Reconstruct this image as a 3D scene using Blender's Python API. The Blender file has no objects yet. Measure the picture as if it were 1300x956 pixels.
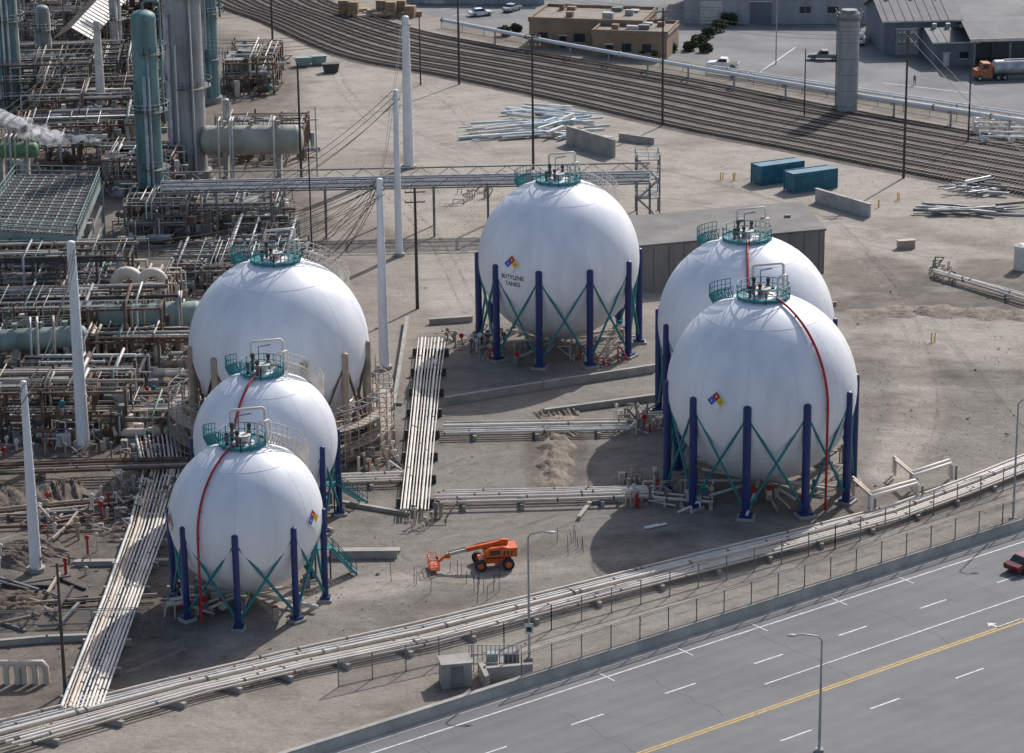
import bpy, math, random
import numpy as np
from mathutils import Vector, Matrix
random.seed(7)
rad=math.radians
S=bpy.context.scene
# ---------------- camera model (aerial survey: 90 m up, 96 mm lens) ----------------
F=3482.0; CX,CY=650.0,478.0; TH=rad(17.5); ROLL=rad(-0.7); HC=89.5
CAM=Vector((0,0,HC))
ROT=Matrix.Rotation(math.pi/2-TH,3,'X')@Matrix.Rotation(ROLL,3,'Z')
ROTT=ROT.transposed()
def G(u,v,z=0.0):
    d=ROT@Vector(((u-CX)/F,-(v-CY)/F,-1.0)); t=(z-HC)/d.z
    return CAM+d*t
def PJ(p):
    q=ROTT@(Vector(p)-CAM); return CX+F*q.x/-q.z, CY-F*q.y/-q.z
def zat(p,v):
    lo,hi=0.0,85.0
    for _ in range(30):
        m=(lo+hi)/2
        if PJ((p.x,p.y,m))[1]>v: lo=m
        else: hi=m
    return lo
def U(a,b): return random.uniform(a,b)
# ---------------- materials ----------------
MATS={}
def mat(name,col,rough=.6,metal=0.0,var=.12,scale=.8,bump=0.0,streak=False,fine=6.0):
    if name in MATS: return MATS[name]
    m=bpy.data.materials.new(name); m.use_nodes=True
    N=m.node_tree.nodes; L=m.node_tree.links; b=N['Principled BSDF']
    b.inputs['Roughness'].default_value=rough; b.inputs['Metallic'].default_value=metal
    g=N.new('ShaderNodeNewGeometry'); mp=N.new('ShaderNodeMapping')
    mp.inputs['Scale'].default_value=(1,1,.25) if streak else (1,1,1)
    L.new(g.outputs['Position'],mp.inputs['Vector'])
    n=N.new('ShaderNodeTexNoise'); n.inputs['Scale'].default_value=scale; n.inputs['Detail'].default_value=8
    n.inputs['Roughness'].default_value=.65
    L.new(mp.outputs[0],n.inputs['Vector'])
    r=N.new('ShaderNodeValToRGB'); r.color_ramp.elements[0].position=.3; r.color_ramp.elements[1].position=.7
    lo=[max(0,c*(1-var*1.5)) for c in col]; hi=[min(1,c*(1+var)) for c in col]
    r.color_ramp.elements[0].color=(*lo,1); r.color_ramp.elements[1].color=(*hi,1)
    L.new(n.outputs['Fac'],r.inputs['Fac']); L.new(r.outputs['Color'],b.inputs['Base Color'])
    if bump>0:
        n2=N.new('ShaderNodeTexNoise'); n2.inputs['Scale'].default_value=fine; n2.inputs['Detail'].default_value=6
        L.new(g.outputs['Position'],n2.inputs['Vector'])
        bp=N.new('ShaderNodeBump'); bp.inputs['Strength'].default_value=1; bp.inputs['Distance'].default_value=bump
        L.new(n2.outputs['Fac'],bp.inputs['Height']); L.new(bp.outputs[0],b.inputs['Normal'])
    MATS[name]=m; return m
white=mat('white_paint',(.76,.77,.79),.45,var=.06,scale=.5)
offw=mat('offwhite_paint',(.60,.58,.54),.5,var=.2)
cream=mat('cream_pipe_paint',(.60,.51,.425),.55,var=.16,scale=.5)
cream2=mat('pale_pipe_paint',(.70,.64,.57),.55,var=.14,scale=.5)
tan=mat('tan_pipe_paint',(.39,.31,.245),.6,var=.25,scale=.6)
navy=mat('navy_paint',(.012,.030,.135),.45,var=.2)
teal=mat('teal_paint',(.01,.19,.22),.45,var=.15)
tealcol=mat('weathered_teal',(.15,.27,.27),.6,var=.35,scale=.35,streak=True)
tealvs=mat('vessel_green_grey',(.25,.33,.305),.6,var=.25,scale=.4,streak=True)
beigevs=mat('vessel_beige',(.38,.38,.32),.6,var=.22,scale=.4,streak=True)
greycol=mat('weathered_grey_insulation',(.34,.345,.35),.6,var=.3,scale=.35,streak=True)
silver=mat('silver_cladding',(.46,.47,.49),.5,.2,var=.3)
steel=mat('grey_steel',(.19,.19,.19),.6,.1,var=.3)
dark=mat('dark_steel',(.06,.057,.055),.7,var=.35)
rust=mat('rusty_steel',(.145,.09,.062),.8,var=.45,scale=.7)
wood=mat('weathered_pole',(.075,.062,.055),.85,var=.3)
red=mat('red_paint',(.40,.018,.022),.5,var=.15)
orange=mat('orange_paint',(.70,.11,.015),.45,var=.2,scale=2)
rubber=mat('rubber',(.03,.03,.03),.85,var=.2)
glass=mat('dark_glass',(.02,.03,.04),.1,var=.05)
conc=mat('concrete',(.35,.33,.30),.85,var=.22,scale=.5,bump=.01)
conclt=mat('light_concrete',(.43,.415,.385),.85,var=.18,scale=.5,bump=.01)
wallgry=mat('bunker_grey',(.25,.235,.218),.85,var=.2,scale=.25,bump=.02,streak=True)
roofgry=mat('roof_grey',(.185,.175,.165),.9,var=.25,scale=.2,bump=.01)
boxblue=mat('container_blue',(.03,.15,.22),.55,var=.3,scale=.8)
yellow=mat('yellow_paint',(.7,.45,.02),.55,var=.1)
blue=mat('sign_blue',(.02,.08,.5),.5,var=.03)
black=mat('black_paint',(.02,.02,.02),.5,var=.1)
galv=mat('galvanised_steel',(.38,.39,.40),.5,.3,var=.2)
brownwall=mat('brown_stucco',(.28,.195,.13),.85,var=.15,scale=.5)
brownroof=mat('brown_roof',(.24,.20,.165),.85,var=.25,scale=.4)
gwall=mat('warehouse_wall',(.34,.35,.36),.8,var=.15,scale=.4,streak=True)
dgwall=mat('slate_wall',(.16,.18,.21),.75,var=.15,scale=.4,streak=True)
groof=mat('metal_roof',(.28,.28,.29),.6,.1,var=.2,scale=.3)
dgroof=mat('dark_roof',(.11,.11,.12),.7,var=.25,scale=.3)
pallet=mat('timber',(.36,.25,.15),.8,var=.3,scale=1.5)
asph=mat('asphalt',(.165,.165,.168),.88,var=.12,scale=.10,bump=.006,fine=25)
lot=mat('lot_asphalt',(.185,.185,.185),.9,var=.25,scale=.09,bump=.006,fine=20)
ballast=mat('ballast',(.125,.105,.09),.95,var=.4,scale=.3,bump=.05,fine=5)
railm=mat('rail_steel',(.24,.19,.16),.45,.4,var=.2)
tie=mat('timber_sleeper',(.055,.047,.04),.9,var=.35)
soil=mat('soil',(.235,.19,.148),.95,var=.35,scale=1.2,bump=.12,fine=3)
dsoil=mat('dark_soil',(.155,.12,.094),.95,var=.4,scale=1.0,bump=.12,fine=3)
lineW=mat('road_paint_white',(.62,.62,.60),.7,var=.3,scale=2)
lineY=mat('road_paint_yellow',(.52,.33,.07),.7,var=.25,scale=2)
carred=mat('car_red',(.14,.01,.015),.3,var=.05)
cloth=mat('dark_clothes',(.03,.035,.05),.8,var=.1)
leafA=mat('foliage_dark',(.04,.065,.025),.8,var=.5,scale=3); leafB=mat('foliage_light',(.10,.115,.045),.8,var=.4,scale=3)
bark=mat('bark',(.12,.08,.05),.9)
# ---------------- mesh builder ----------------
class MB:
    def __init__(s): s.v=[];s.f=[];s.mi=[];s.sm=[];s.m=[];s.M=None
    def add(s,vs,fs,m,smooth=False):
        o=len(s.v)
        if s.M is not None: vs=[s.M@Vector(v) for v in vs]
        s.v.extend([tuple(v) for v in vs])
        if m not in s.m: s.m.append(m)
        k=s.m.index(m)
        for f in fs: s.f.append([i+o for i in f]); s.mi.append(k); s.sm.append(smooth)
    def box(s,c,sz,m,rot=0.0):
        hx,hy=sz[0]/2,sz[1]/2; cr,sr=math.cos(rot),math.sin(rot); vs=[]
        for z in (c[2],c[2]+sz[2]):
            for x,y in ((-hx,-hy),(hx,-hy),(hx,hy),(-hx,hy)):
                vs.append((c[0]+x*cr-y*sr,c[1]+x*sr+y*cr,z))
        s.add(vs,[(3,2,1,0),(4,5,6,7),(0,1,5,4),(1,2,6,5),(2,3,7,6),(3,0,4,7)],m)
    def tube(s,pts,r,m,seg=8,r2=None,caps=True):
        pts=[Vector(p) for p in pts]; n=len(pts); vs=[];fs=[]
        up=None
        for i,p in enumerate(pts):
            if i==0: t=pts[1]-p
            elif i==n-1: t=p-pts[i-1]
            else: t=(pts[i+1]-p).normalized()+(p-pts[i-1]).normalized()
            if t.length<1e-6: t=Vector((0,0,1))
            t.normalize()
            if up is None:
                a=Vector((0,0,1)) if abs(t.z)<.9 else Vector((0,1,0))
                up=(a-t*a.dot(t)).normalized()
            else:
                up=up-t*up.dot(t)
                if up.length<1e-4: up=t.orthogonal()
                up.normalize()
            sd=t.cross(up); rr=r if r2 is None else r+(r2-r)*i/(n-1)
            for k in range(seg):
                a=2*math.pi*(k+.5)/seg
                vs.append(p+(sd*math.cos(a)+up*math.sin(a))*rr)
        for i in range(n-1):
            for k in range(seg):
                k2=(k+1)%seg
                fs.append((i*seg+k,i*seg+k2,(i+1)*seg+k2,(i+1)*seg+k))
        s.add(vs,fs,m,seg>4)
        if caps:
            s.add(vs[:seg],[tuple(range(seg))[::-1]],m); s.add(vs[-seg:],[tuple(range(seg))],m)
    def cyl(s,a,b,r,m,r2=None,seg=12): s.tube([a,b],r,m,seg,r2)
    def beam(s,a,b,w,m): s.tube([a,b],w*.707,m,4)
    def prism(s,poly,z0,z1,m):
        n=len(poly); vs=[(p[0],p[1],z0) for p in poly]+[(p[0],p[1],z1) for p in poly]
        fs=[tuple(range(n))[::-1],tuple(range(n,2*n))]+[(i,(i+1)%n,n+(i+1)%n,n+i) for i in range(n)]
        s.add(vs,fs,m)
    def extr(s,prof,w,m,y0=0.0):
        n=len(prof); vs=[(p[0],y0-w/2,p[1]) for p in prof]+[(p[0],y0+w/2,p[1]) for p in prof]
        fs=[tuple(range(n)),tuple(range(n,2*n))[::-1]]+[(i,n+i,n+(i+1)%n,(i+1)%n) for i in range(n)]
        s.add(vs,fs,m)
    def ball(s,c,r,m,seg=24,rings=12,sc=(1,1,1),axis=None):
        vs=[];fs=[]
        for i in range(rings+1):
            th=math.pi*i/rings
            for k in range(seg):
                ph=2*math.pi*k/seg
                vs.append(Vector((c[0]+r*sc[0]*math.sin(th)*math.cos(ph),c[1]+r*sc[1]*math.sin(th)*math.sin(ph),c[2]+r*sc[2]*math.cos(th))))
        for i in range(rings):
            for k in range(seg):
                k2=(k+1)%seg; fs.append((i*seg+k,(i+1)*seg+k,(i+1)*seg+k2,i*seg+k2))
        s.add(vs,fs,m,True)
    def quad(s,a,b,c,d,m): s.add([a,b,c,d],[(0,1,2,3)],m)
    def rail(s,pts,m,h=1.1,r=.04,post=1.5):
        for hh in (h,h*.5): s.tube([Vector(p)+Vector((0,0,hh)) for p in pts],r,m,4)
        for a,b in zip(pts[:-1],pts[1:]):
            a=Vector(a);b=Vector(b);n=max(1,int((b-a).length/post))
            for i in range(n+1):
                q=a.lerp(b,i/n); s.beam(q,q+Vector((0,0,h)),r*1.6,m)
    def obj(s,name):
        a=np.array(s.v); o=Vector((float((a[:,0].min()+a[:,0].max())/2),float((a[:,1].min()+a[:,1].max())/2),float(a[:,2].min())))
        me=bpy.data.meshes.new(name); me.from_pydata((a-np.array(o)).tolist(),[],s.f)
        for m in s.m: me.materials.append(m)
        me.polygons.foreach_set('material_index',s.mi); me.polygons.foreach_set('use_smooth',s.sm)
        me.update(); ob=bpy.data.objects.new(name,me); ob.location=o
        S.collection.objects.link(ob); return ob
def V(*a): return Vector(a)
# ---------------- ground ----------------
def ground():
    xs=np.concatenate([[-4000,-1500,-500,-250],np.arange(-130,131,1.2),[250,500,1500,4000]])
    ys=np.concatenate([[-800,-100,60,120],np.arange(165,560,1.2),[650,900,1800,5000]])
    X,Y=np.meshgrid(xs,ys); nx,ny=len(xs),len(ys)
    vs=np.stack([X.ravel(),Y.ravel(),np.zeros(X.size)],1)
    fs=[(j*nx+i,j*nx+i+1,(j+1)*nx+i+1,(j+1)*nx+i) for j in range(ny-1) for i in range(nx-1)]
    me=bpy.data.meshes.new('ground'); me.from_pydata(vs.tolist(),[],fs)
    A=np.zeros((X.size,4),dtype=np.float32); A[:,3]=1
    x=vs[:,0];y=vs[:,1]
    def ell(u,v,rx,ry,ch,val):
        c=G(u,v); d=((x-c.x)/rx)**2+((y-c.y)/ry)**2
        A[:,ch]=np.maximum(A[:,ch],val*np.clip(1.6-d*1.2,0,1))
    def path(pts,w,ch,val):
        q=[G(*p) for p in pts]
        for a,b in zip(q[:-1],q[1:]):
            dx,dy=b.x-a.x,b.y-a.y; l=dx*dx+dy*dy
            t=np.clip(((x-a.x)*dx+(y-a.y)*dy)/l,0,1)
            d=np.hypot(x-a.x-t*dx,y-a.y-t*dy)/w
            A[:,ch]=np.maximum(A[:,ch],val*np.clip(1.5-d,0,1))
    # R: dark brown/oily, plus shade painted under the left process area, G: light dust, B: grey gravel
    ell(40,640,26,24,0,1); ell(0,480,34,44,0,1); ell(20,300,40,70,0,1); ell(120,780,12,16,0,.75); ell(10,800,18,22,0,.9)
    ell(380,590,14,16,0,.6); ell(60,120,42,70,0,.9); ell(200,330,14,30,0,.8)
    ell(280,330,10,22,0,.6); ell(330,130,8,40,0,.45)
    ell(1230,430,22,9,1,.6); ell(1200,385,16,5,0,.95); ell(1120,350,8,11,0,.55); ell(1120,455,9,12,0,.4); ell(1120,640,14,6,0,.45)
    ell(1290,350,9,10,0,.6); ell(870,700,20,6,0,.4); ell(1180,520,10,8,0,.42); ell(1250,480,12,4,0,.5); ell(705,580,4,14,0,.6)
    ell(960,560,19,30,2,.85); ell(710,455,17,20,2,.9); ell(640,590,16,26,2,.8); ell(330,720,18,26,2,.75); ell(530,700,24,16,2,.6)
    ell(700,560,40,34,2,.5); ell(1150,560,30,34,2,.72); ell(1240,400,18,20,2,.55)
    ell(640,150,34,30,1,.6); ell(900,230,60,24,1,.7); ell(450,110,20,60,1,.45)
    path([(400,60),(440,130),(560,195),(700,245),(880,255),(1080,300),(1300,345)],5,1,1)
    path([(500,250),(560,300),(590,380)],5,1,.7)
    path([(1100,330),(1150,400),(1170,520),(1130,600)],3,1,.6)
    path([(140,866),(420,750),(700,720),(900,690)],3,1,.5)
    path([(640,830),(1000,728),(1300,625)],3.2,1,.9)
    path([(960,215),(1300,300)],6,1,.6)
    at=me.color_attributes.new('tone','FLOAT_COLOR','POINT'); at.data.foreach_set('color',A.ravel())
    m=bpy.data.materials.new('dirt_ground'); m.use_nodes=True; N=m.node_tree.nodes; L=m.node_tree.links; b=N['Principled BSDF']
    b.inputs['Roughness'].default_value=.95
    g=N.new('ShaderNodeNewGeometry')
    def noise(sc,det=8,ro=.6,vec=None):
        n=N.new('ShaderNodeTexNoise'); n.inputs['Scale'].default_value=sc; n.inputs['Detail'].default_value=det; n.inputs['Roughness'].default_value=ro
        L.new(vec or g.outputs['Position'],n.inputs['Vector']); return n.outputs['Fac']
    def ramp(fac,p0,c0,p1,c1):
        r=N.new('ShaderNodeValToRGB'); e=r.color_ramp.elements; e[0].position=p0;e[1].position=p1
        e[0].color=(*c0,1);e[1].color=(*c1,1); L.new(fac,r.inputs['Fac']); return r.outputs['Color']
    def mix(fac,a,bb,mode='MIX'):
        x=N.new('ShaderNodeMix'); x.data_type='RGBA'; x.blend_type=mode
        if isinstance(fac,float): x.inputs[0].default_value=fac
        else: L.new(fac,x.inputs[0])
        L.new(a,x.inputs[6]); L.new(bb,x.inputs[7]); return x.outputs[2]
    def mth(op,a,bb):
        x=N.new('ShaderNodeMath'); x.operation=op; x.use_clamp=True
        for i,q in enumerate((a,bb)):
            if isinstance(q,(int,float)): x.inputs[i].default_value=q
            else: L.new(q,x.inputs[i])
        return x.outputs[0]
    ta=N.new('ShaderNodeVertexColor'); ta.layer_name='tone'
    sp=N.new('ShaderNodeSeparateColor'); L.new(ta.outputs['Color'],sp.inputs[0])
    nb=noise(.12,10,.68)
    base=ramp(noise(.05,9,.6),.3,(.25,.214,.178),.7,(.345,.302,.257))
    drk=ramp(noise(.35,9,.72),.32,(.065,.050,.040),.68,(.17,.138,.112))
    lgt=ramp(noise(.2,8,.7),.3,(.355,.314,.268),.7,(.445,.402,.35))
    gry=ramp(noise(.9,8,.7),.3,(.155,.141,.127),.7,(.24,.219,.198))
    def msk(ch):
        a=mth('ADD',sp.outputs[ch],mth('MULTIPLY',nb,.9)); a=mth('SUBTRACT',a,.72); return mth('MULTIPLY',a,2.6)
    c=mix(msk(2),base,gry); c=mix(msk(1),c,lgt); c=mix(msk(0),c,drk)
    stn=ramp(noise(.09,8,.72),.36,(.62,.59,.56),.5,(1,1,1)); c=mix(.75,c,stn,'MULTIPLY')
    stn2=ramp(noise(.35,8,.75),.36,(.70,.68,.66),.52,(1,1,1)); c=mix(.6,c,stn2,'MULTIPLY')
    sp2=ramp(noise(2.6,5,.8),.35,(.70,.70,.70),.6,(1.06,1.06,1.06)); c=mix(.8,c,sp2,'MULTIPLY')
    wn=N.new('ShaderNodeTexNoise'); wn.inputs['Scale'].default_value=.03; L.new(g.outputs['Position'],wn.inputs['Vector'])
    ws=N.new('ShaderNodeVectorMath'); ws.operation='SCALE'; ws.inputs['Scale'].default_value=26; L.new(wn.outputs['Color'],ws.inputs[0])
    wa=N.new('ShaderNodeVectorMath'); wa.operation='ADD'; L.new(g.outputs['Position'],wa.inputs[0]); L.new(ws.outputs[0],wa.inputs[1])
    for rot,sc,f in ((.35,(.10,.9,1),.5),(-.5,(.09,.7,1),.35)):
        mp=N.new('ShaderNodeMapping'); mp.inputs['Rotation'].default_value=(0,0,rot); mp.inputs['Scale'].default_value=sc
        L.new(wa.outputs[0],mp.inputs['Vector'])
        st=ramp(noise(.9,6,.65,mp.outputs[0]),.36,(.76,.74,.72),.54,(1,1,1)); c=mix(f,c,st,'MULTIPLY')
    L.new(c,b.inputs['Base Color'])
    bp=N.new('ShaderNodeBump'); bp.inputs['Distance'].default_value=.14; bp.inputs['Strength'].default_value=.8
    L.new(noise(1.3,9,.72),bp.inputs['Height']); L.new(bp.outputs[0],b.inputs['Normal'])
    me.materials.append(m); ob=bpy.data.objects.new('ground',me); S.collection.objects.link(ob)
ground()
def smooth(pts,n=12):
    q=[G(*p) for p in pts]; o=[]
    for i in range(len(q)-1):
        p0=q[max(0,i-1)];p1=q[i];p2=q[i+1];p3=q[min(len(q)-1,i+2)]
        for j in range(n):
            t=j/n; o.append(.5*((2*p1)+(p2-p0)*t+(2*p0-5*p1+4*p2-p3)*t*t+(3*p1-p0-3*p2+p3)*t**3))
    o.append(q[-1]); return o
def resample(pts,n):
    L_=[0]
    for a,c in zip(pts[:-1],pts[1:]): L_.append(L_[-1]+(c-a).length)
    o=[];k=0
    for i in range(n+1):
        d=L_[-1]*i/n
        while k<len(L_)-2 and L_[k+1]<d: k+=1
        o.append(pts[k].lerp(pts[k+1],(d-L_[k])/max(1e-6,L_[k+1]-L_[k])))
    return o
def worn(name,col,thr,mx_):
    m=bpy.data.materials.new(name); m.use_nodes=True; N=m.node_tree.nodes; L=m.node_tree.links; b=N['Principled BSDF']
    b.inputs['Base Color'].default_value=(*col,1); b.inputs['Roughness'].default_value=.95
    t=N.new('ShaderNodeBsdfTransparent'); x=N.new('ShaderNodeMixShader'); g=N.new('ShaderNodeNewGeometry'); n=N.new('ShaderNodeTexNoise')
    n.inputs['Scale'].default_value=.4; n.inputs['Detail'].default_value=9; n.inputs['Roughness'].default_value=.75; L.new(g.outputs['Position'],n.inputs['Vector'])
    r=N.new('ShaderNodeValToRGB'); r.color_ramp.elements[0].position=thr; r.color_ramp.elements[1].position=thr+.22
    r.color_ramp.elements[1].color=(mx_,mx_,mx_,1)
    L.new(n.outputs['Fac'],r.inputs['Fac']); L.new(r.outputs['Color'],x.inputs[0]); L.new(t.outputs[0],x.inputs[1]); L.new(b.outputs[0],x.inputs[2]); L.new(x.outputs[0],N['Material Output'].inputs['Surface']); return m
rutD=worn('rut_dark',(.17,.14,.115),.45,.45); rutL=worn('rut_light',(.40,.36,.31),.43,.6)
b=MB(); zz=.005
for pts in ([(410,60),(450,130),(570,190),(700,240),(880,258),(1090,305),(1300,350)],[(420,80),(470,150),(600,215),(820,250),(1000,275),(1300,320)],[(500,250),(555,310),(600,400)],
            [(1090,320),(1150,400),(1180,520),(1140,600)],[(150,850),(420,755),(700,725),(880,695)],
            [(650,832),(1000,732),(1300,628)],[(470,690),(560,735),(700,730)],[(640,705),(720,660),(830,650)],[(620,190),(560,120),(450,60)],
            [(240,700),(150,690),(30,730),(-20,800)],[(0,690),(120,660),(220,660)],[(560,690),(640,670),(700,650)],[(560,600),(640,575),(760,590)]):
    c=resample(smooth(pts),50)
    for off in (-.9,.9):
        zz+=.0007
        L_=[];R_=[]
        for i in range(51):
            d=(c[min(50,i+1)]-c[max(0,i-1)]).normalized(); s=V(-d.y,d.x,0); w=.20+.08*math.sin(i*.7)
            L_.append(c[i]+s*(off+w)+V(0,0,zz)); R_.append(c[i]+s*(off-w)+V(0,0,zz))
        m=random.choice([rutD,rutL,rutL])
        for i in range(50): b.quad(R_[i],R_[i+1],L_[i+1],L_[i],m)
b.obj('wheel_ruts')
# ---------------- spherical tanks ----------------
def tank_mat():
    m=bpy.data.materials.new('tank_white_paint'); m.use_nodes=True; N=m.node_tree.nodes; L=m.node_tree.links; b=N['Principled BSDF']
    b.inputs['Roughness'].default_value=.42
    tc=N.new('ShaderNodeTexCoord'); n=N.new('ShaderNodeTexNoise'); n.inputs['Scale'].default_value=.5; n.inputs['Detail'].default_value=9
    mp=N.new('ShaderNodeMapping'); mp.inputs['Scale'].default_value=(1,1,.22); L.new(tc.outputs['Object'],mp.inputs['Vector']); L.new(mp.outputs[0],n.inputs['Vector'])
    r=N.new('ShaderNodeValToRGB'); e=r.color_ramp.elements; e[0].position=.32;e[1].position=.62; e[0].color=(.69,.705,.75,1); e[1].color=(.80,.81,.845,1)
    L.new(n.outputs['Fac'],r.inputs['Fac'])
    L.new(r.outputs['Color'],b.inputs['Base Color'])
    n2=N.new('ShaderNodeTexNoise'); n2.inputs['Scale'].default_value=.35; n2.inputs['Detail'].default_value=2
    L.new(tc.outputs['Object'],n2.inputs['Vector'])
    bp=N.new('ShaderNodeBump'); bp.inputs['Distance'].default_value=.06; bp.inputs['Strength'].default_value=.5
    L.new(n2.outputs['Fac'],bp.inputs['Height']); L.new(bp.outputs[0],b.inputs['Normal'])
    return m
TW=tank_mat()
seam=mat('weld_seam_paint',(.63,.64,.68),.5,var=.05)
def adir(a,lat=0.0): return V(math.sin(a)*math.cos(lat),-math.cos(a)*math.cos(lat),math.sin(lat))
def text_mesh(txt,size):
    cu=bpy.data.curves.new('t','FONT'); cu.body=txt; cu.size=size; cu.align_x='CENTER'; cu.offset=.012
    ob=bpy.data.objects.new('t',cu); S.collection.objects.link(ob); bpy.context.view_layer.update()
    me=bpy.data.meshes.new_from_object(ob); vs=[v.co.copy() for v in me.vertices]; fs=[tuple(p.vertices) for p in me.polygons]
    bpy.data.objects.remove(ob); return vs,fs
def sphere_tank(u,v,R,Hc,nl,ph,signs=(),redaz=None,legs=True,txt=None,stairR=False):
    b=MB(); c=G(u,v); C=V(c.x,c.y,Hc)
    b.ball(C,R,TW,96,48)
    for lat in (rad(52),rad(-35)):
        q=[C+adir(2*math.pi*i/64,lat)*(R-.012) for i in range(65)]; b.tube(q,.03,seam,4,caps=False)
    for k in range(12):
        a=ph+2*math.pi*k/12; q=[C+adir(a,rad(t))*(R-.014) for t in range(-34,53,6)]; b.tube(q,.03,seam,4,caps=False)
    lr=.043*R; lm,bm=(navy,teal) if legs else (tan,rust)
    L=[]
    for k in range(nl):
        a=ph+2*math.pi*k/nl; d=adir(a); p=V(c.x,c.y,0)+d*(R*1.0)
        L.append(p); b.box((p.x,p.y,0),(lr*4.2,lr*4.2,.25),conc,a)
        b.box((p.x,p.y,.25),(lr*3,lr*3,.22),lm,a)
        b.cyl(p+V(0,0,.45),p+V(0,0,Hc+.07*R),lr,lm,seg=14)
        b.ball(p+V(0,0,Hc+.07*R),lr,lm,12,6,(1,1,.6))
    for k in range(nl):
        p,q=L[k],L[(k+1)%nl]; z1,z2=.7,Hc-.03*R
        b.cyl(p+V(0,0,z1),q+V(0,0,z2),.13,bm,seg=6); b.cyl(q+V(0,0,z1),p+V(0,0,z2),.13,bm,seg=6)
    pr=2.5 if R>8 else 2.0; zt=Hc+math.sqrt(R*R-pr*pr)+.25
    T=V(c.x,c.y,zt); n=28
    ring=[T+adir(2*math.pi*i/n)*pr for i in range(n+1)]; rin=[T+adir(2*math.pi*i/n)*(pr-.95) for i in range(n+1)]
    for i in range(n):
        b.quad(ring[i],ring[i+1],rin[i+1],rin[i],teal)
        b.quad(rin[i]-V(0,0,.12),rin[i+1]-V(0,0,.12),ring[i+1]-V(0,0,.12),ring[i]-V(0,0,.12),teal)
        b.quad(ring[i]-V(0,0,.12),ring[i+1]-V(0,0,.12),ring[i+1]+V(0,0,.12),ring[i]+V(0,0,.12),teal)
    for hh in (.55,1.1): b.tube([p+V(0,0,hh) for p in ring],.04,teal,5,caps=False)
    for p in ring[::2]: b.beam(p-V(0,0,.5),p+V(0,0,1.1),.07,teal)
    top=V(c.x,c.y,Hc+R)
    b.cyl(top-V(0,0,.2),top+V(0,0,.5),.55,offw,seg=16); b.cyl(top+V(0,0,.5),top+V(0,0,.62),.72,offw,seg=16)
    for k,(dx,dy,h) in enumerate(((-.9,.2,1.9),(-.4,-.8,1.5),(.5,.7,1.7),(-1.3,-.5,1.2))):
        p=top+V(dx,dy,-.3); b.cyl(p,p+V(0,0,h),.14,red if k==1 else dark,seg=8); b.box(tuple(p+V(0,0,h*.45)),(.4,.4,.35),steel)
        b.cyl(p+V(0,0,h*.8),p+V(0,0,h),.2,dark,seg=8)
    q=top+V(-1.0,.3,0); b.tube([q+V(0,0,1.2),q+V(0,0,2.5),q+V(.15,0,2.7),q+V(2.7,.2,2.85),q+V(2.9,.2,2.65),q+V(2.9,.2,-.6)],.13,cream2,8)
    q=top+V(1.3,-.3,0); b.tube([q-V(0,0,.4),q+V(0,0,1.5),q+V(.15,.1,1.7),q+V(.9,.9,1.7),q+V(1,1,1.5),q+V(1,1,-1)],.11,cream2,8)
    for _ in range(7):
        a=U(0,6.28); p=top+V(math.cos(a)*1.3,math.sin(a)*1.3,-.2); b.tube([p,p+V(0,0,U(.4,.9)),p+V(U(-.6,.6),U(-.6,.6),U(.4,.9))],.07,random.choice([offw,red,cream2,steel]),6)
    b.tube([top+V(-.3,0,.4),top+V(-.3,0,2.3),top+V(.8,0,2.5)],.06,steel,6)
    def stair(a0,a1,l0,l1,m):
        ins=[];out=[]; nn=34
        for i in range(nn+1):
            t=i/nn; a=a0+(a1-a0)*t; lt=l0+(l1-l0)*t
            ins.append(C+adir(a,lt)*(R+.15)); out.append(C+adir(a,lt)*(R+1.0))
        for i in range(nn): b.beam(ins[i],out[i],.1,m)
        for P_ in (ins,out):
            b.tube(P_,.07,m,4,caps=False); b.tube([p+V(0,0,1.0) for p in P_],.05,m,4,caps=False); b.tube([p+V(0,0,.5) for p in P_],.035,m,4,caps=False)
            for p in P_[::2]: b.beam(p,p+V(0,0,1),.06,m)
    stair(rad(-95),rad(-175),rad(72),rad(25),teal)
    if stairR: stair(rad(95),rad(150),rad(72),rad(0),cream2)
    if redaz is not None:
        q=[C+adir(redaz,rad(t))*(R+.22) for t in range(78,-1,-6)]+[V(C.x,C.y,0)+adir(redaz)*(R+.22)+V(0,0,.3)]
        b.tube(q,.13 if R>8 else .11,red,8)
        for t in (60,40,20,0): b.beam(C+adir(redaz,rad(t))*R,C+adir(redaz,rad(t))*(R+.25),.1,red)
    for az,lat,sz in signs:
        nrm=adir(az,lat); e=V(math.cos(az),math.sin(az),0); n2=e.cross(nrm)*-1
        if n2.z<0: n2=-n2
        o=C+nrm*(R+.06); h=sz/2
        b.quad(o+e*sz*1.12,o+n2*sz*1.12,o-e*sz*1.12,o-n2*sz*1.12,white)
        o=o+nrm*.01
        for cx,cy,mm in ((0,h,red),(-h,0,blue),(h,0,yellow),(0,-h,white)):
            k=o+e*cx+n2*cy; g=h*.98
            b.quad(k+e*g,k+n2*g,k-e*g,k-n2*g,mm)
        o=o+nrm*.006
        for dx,dy,tx in ((0,h,'4'),(-h,0,'2'),(h,0,'1')):
            vs,fs=text_mesh(tx,.3); b.add([o+e*(dx+p.x)+n2*(dy+p.y-.11) for p in vs],fs,white if dx<=0 else black)
        if txt:
            for line,off in ((txt[0],-sz-.75),(txt[1],-sz-1.5)):
                lt=lat+off/R
                vs,fs=text_mesh(line,.68); w=[]
                for p in vs:
                    aa=az+.01+p.x*.92/(R*math.cos(lt)); w.append(C+adir(aa,lt+p.y/R)*(R+.02))
                b.add(w,fs,black)
    bp=V(c.x,c.y,0)
    b.cyl(bp+V(0,0,.6),bp+V(0,0,Hc-R+.1),.35,offw)
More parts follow.
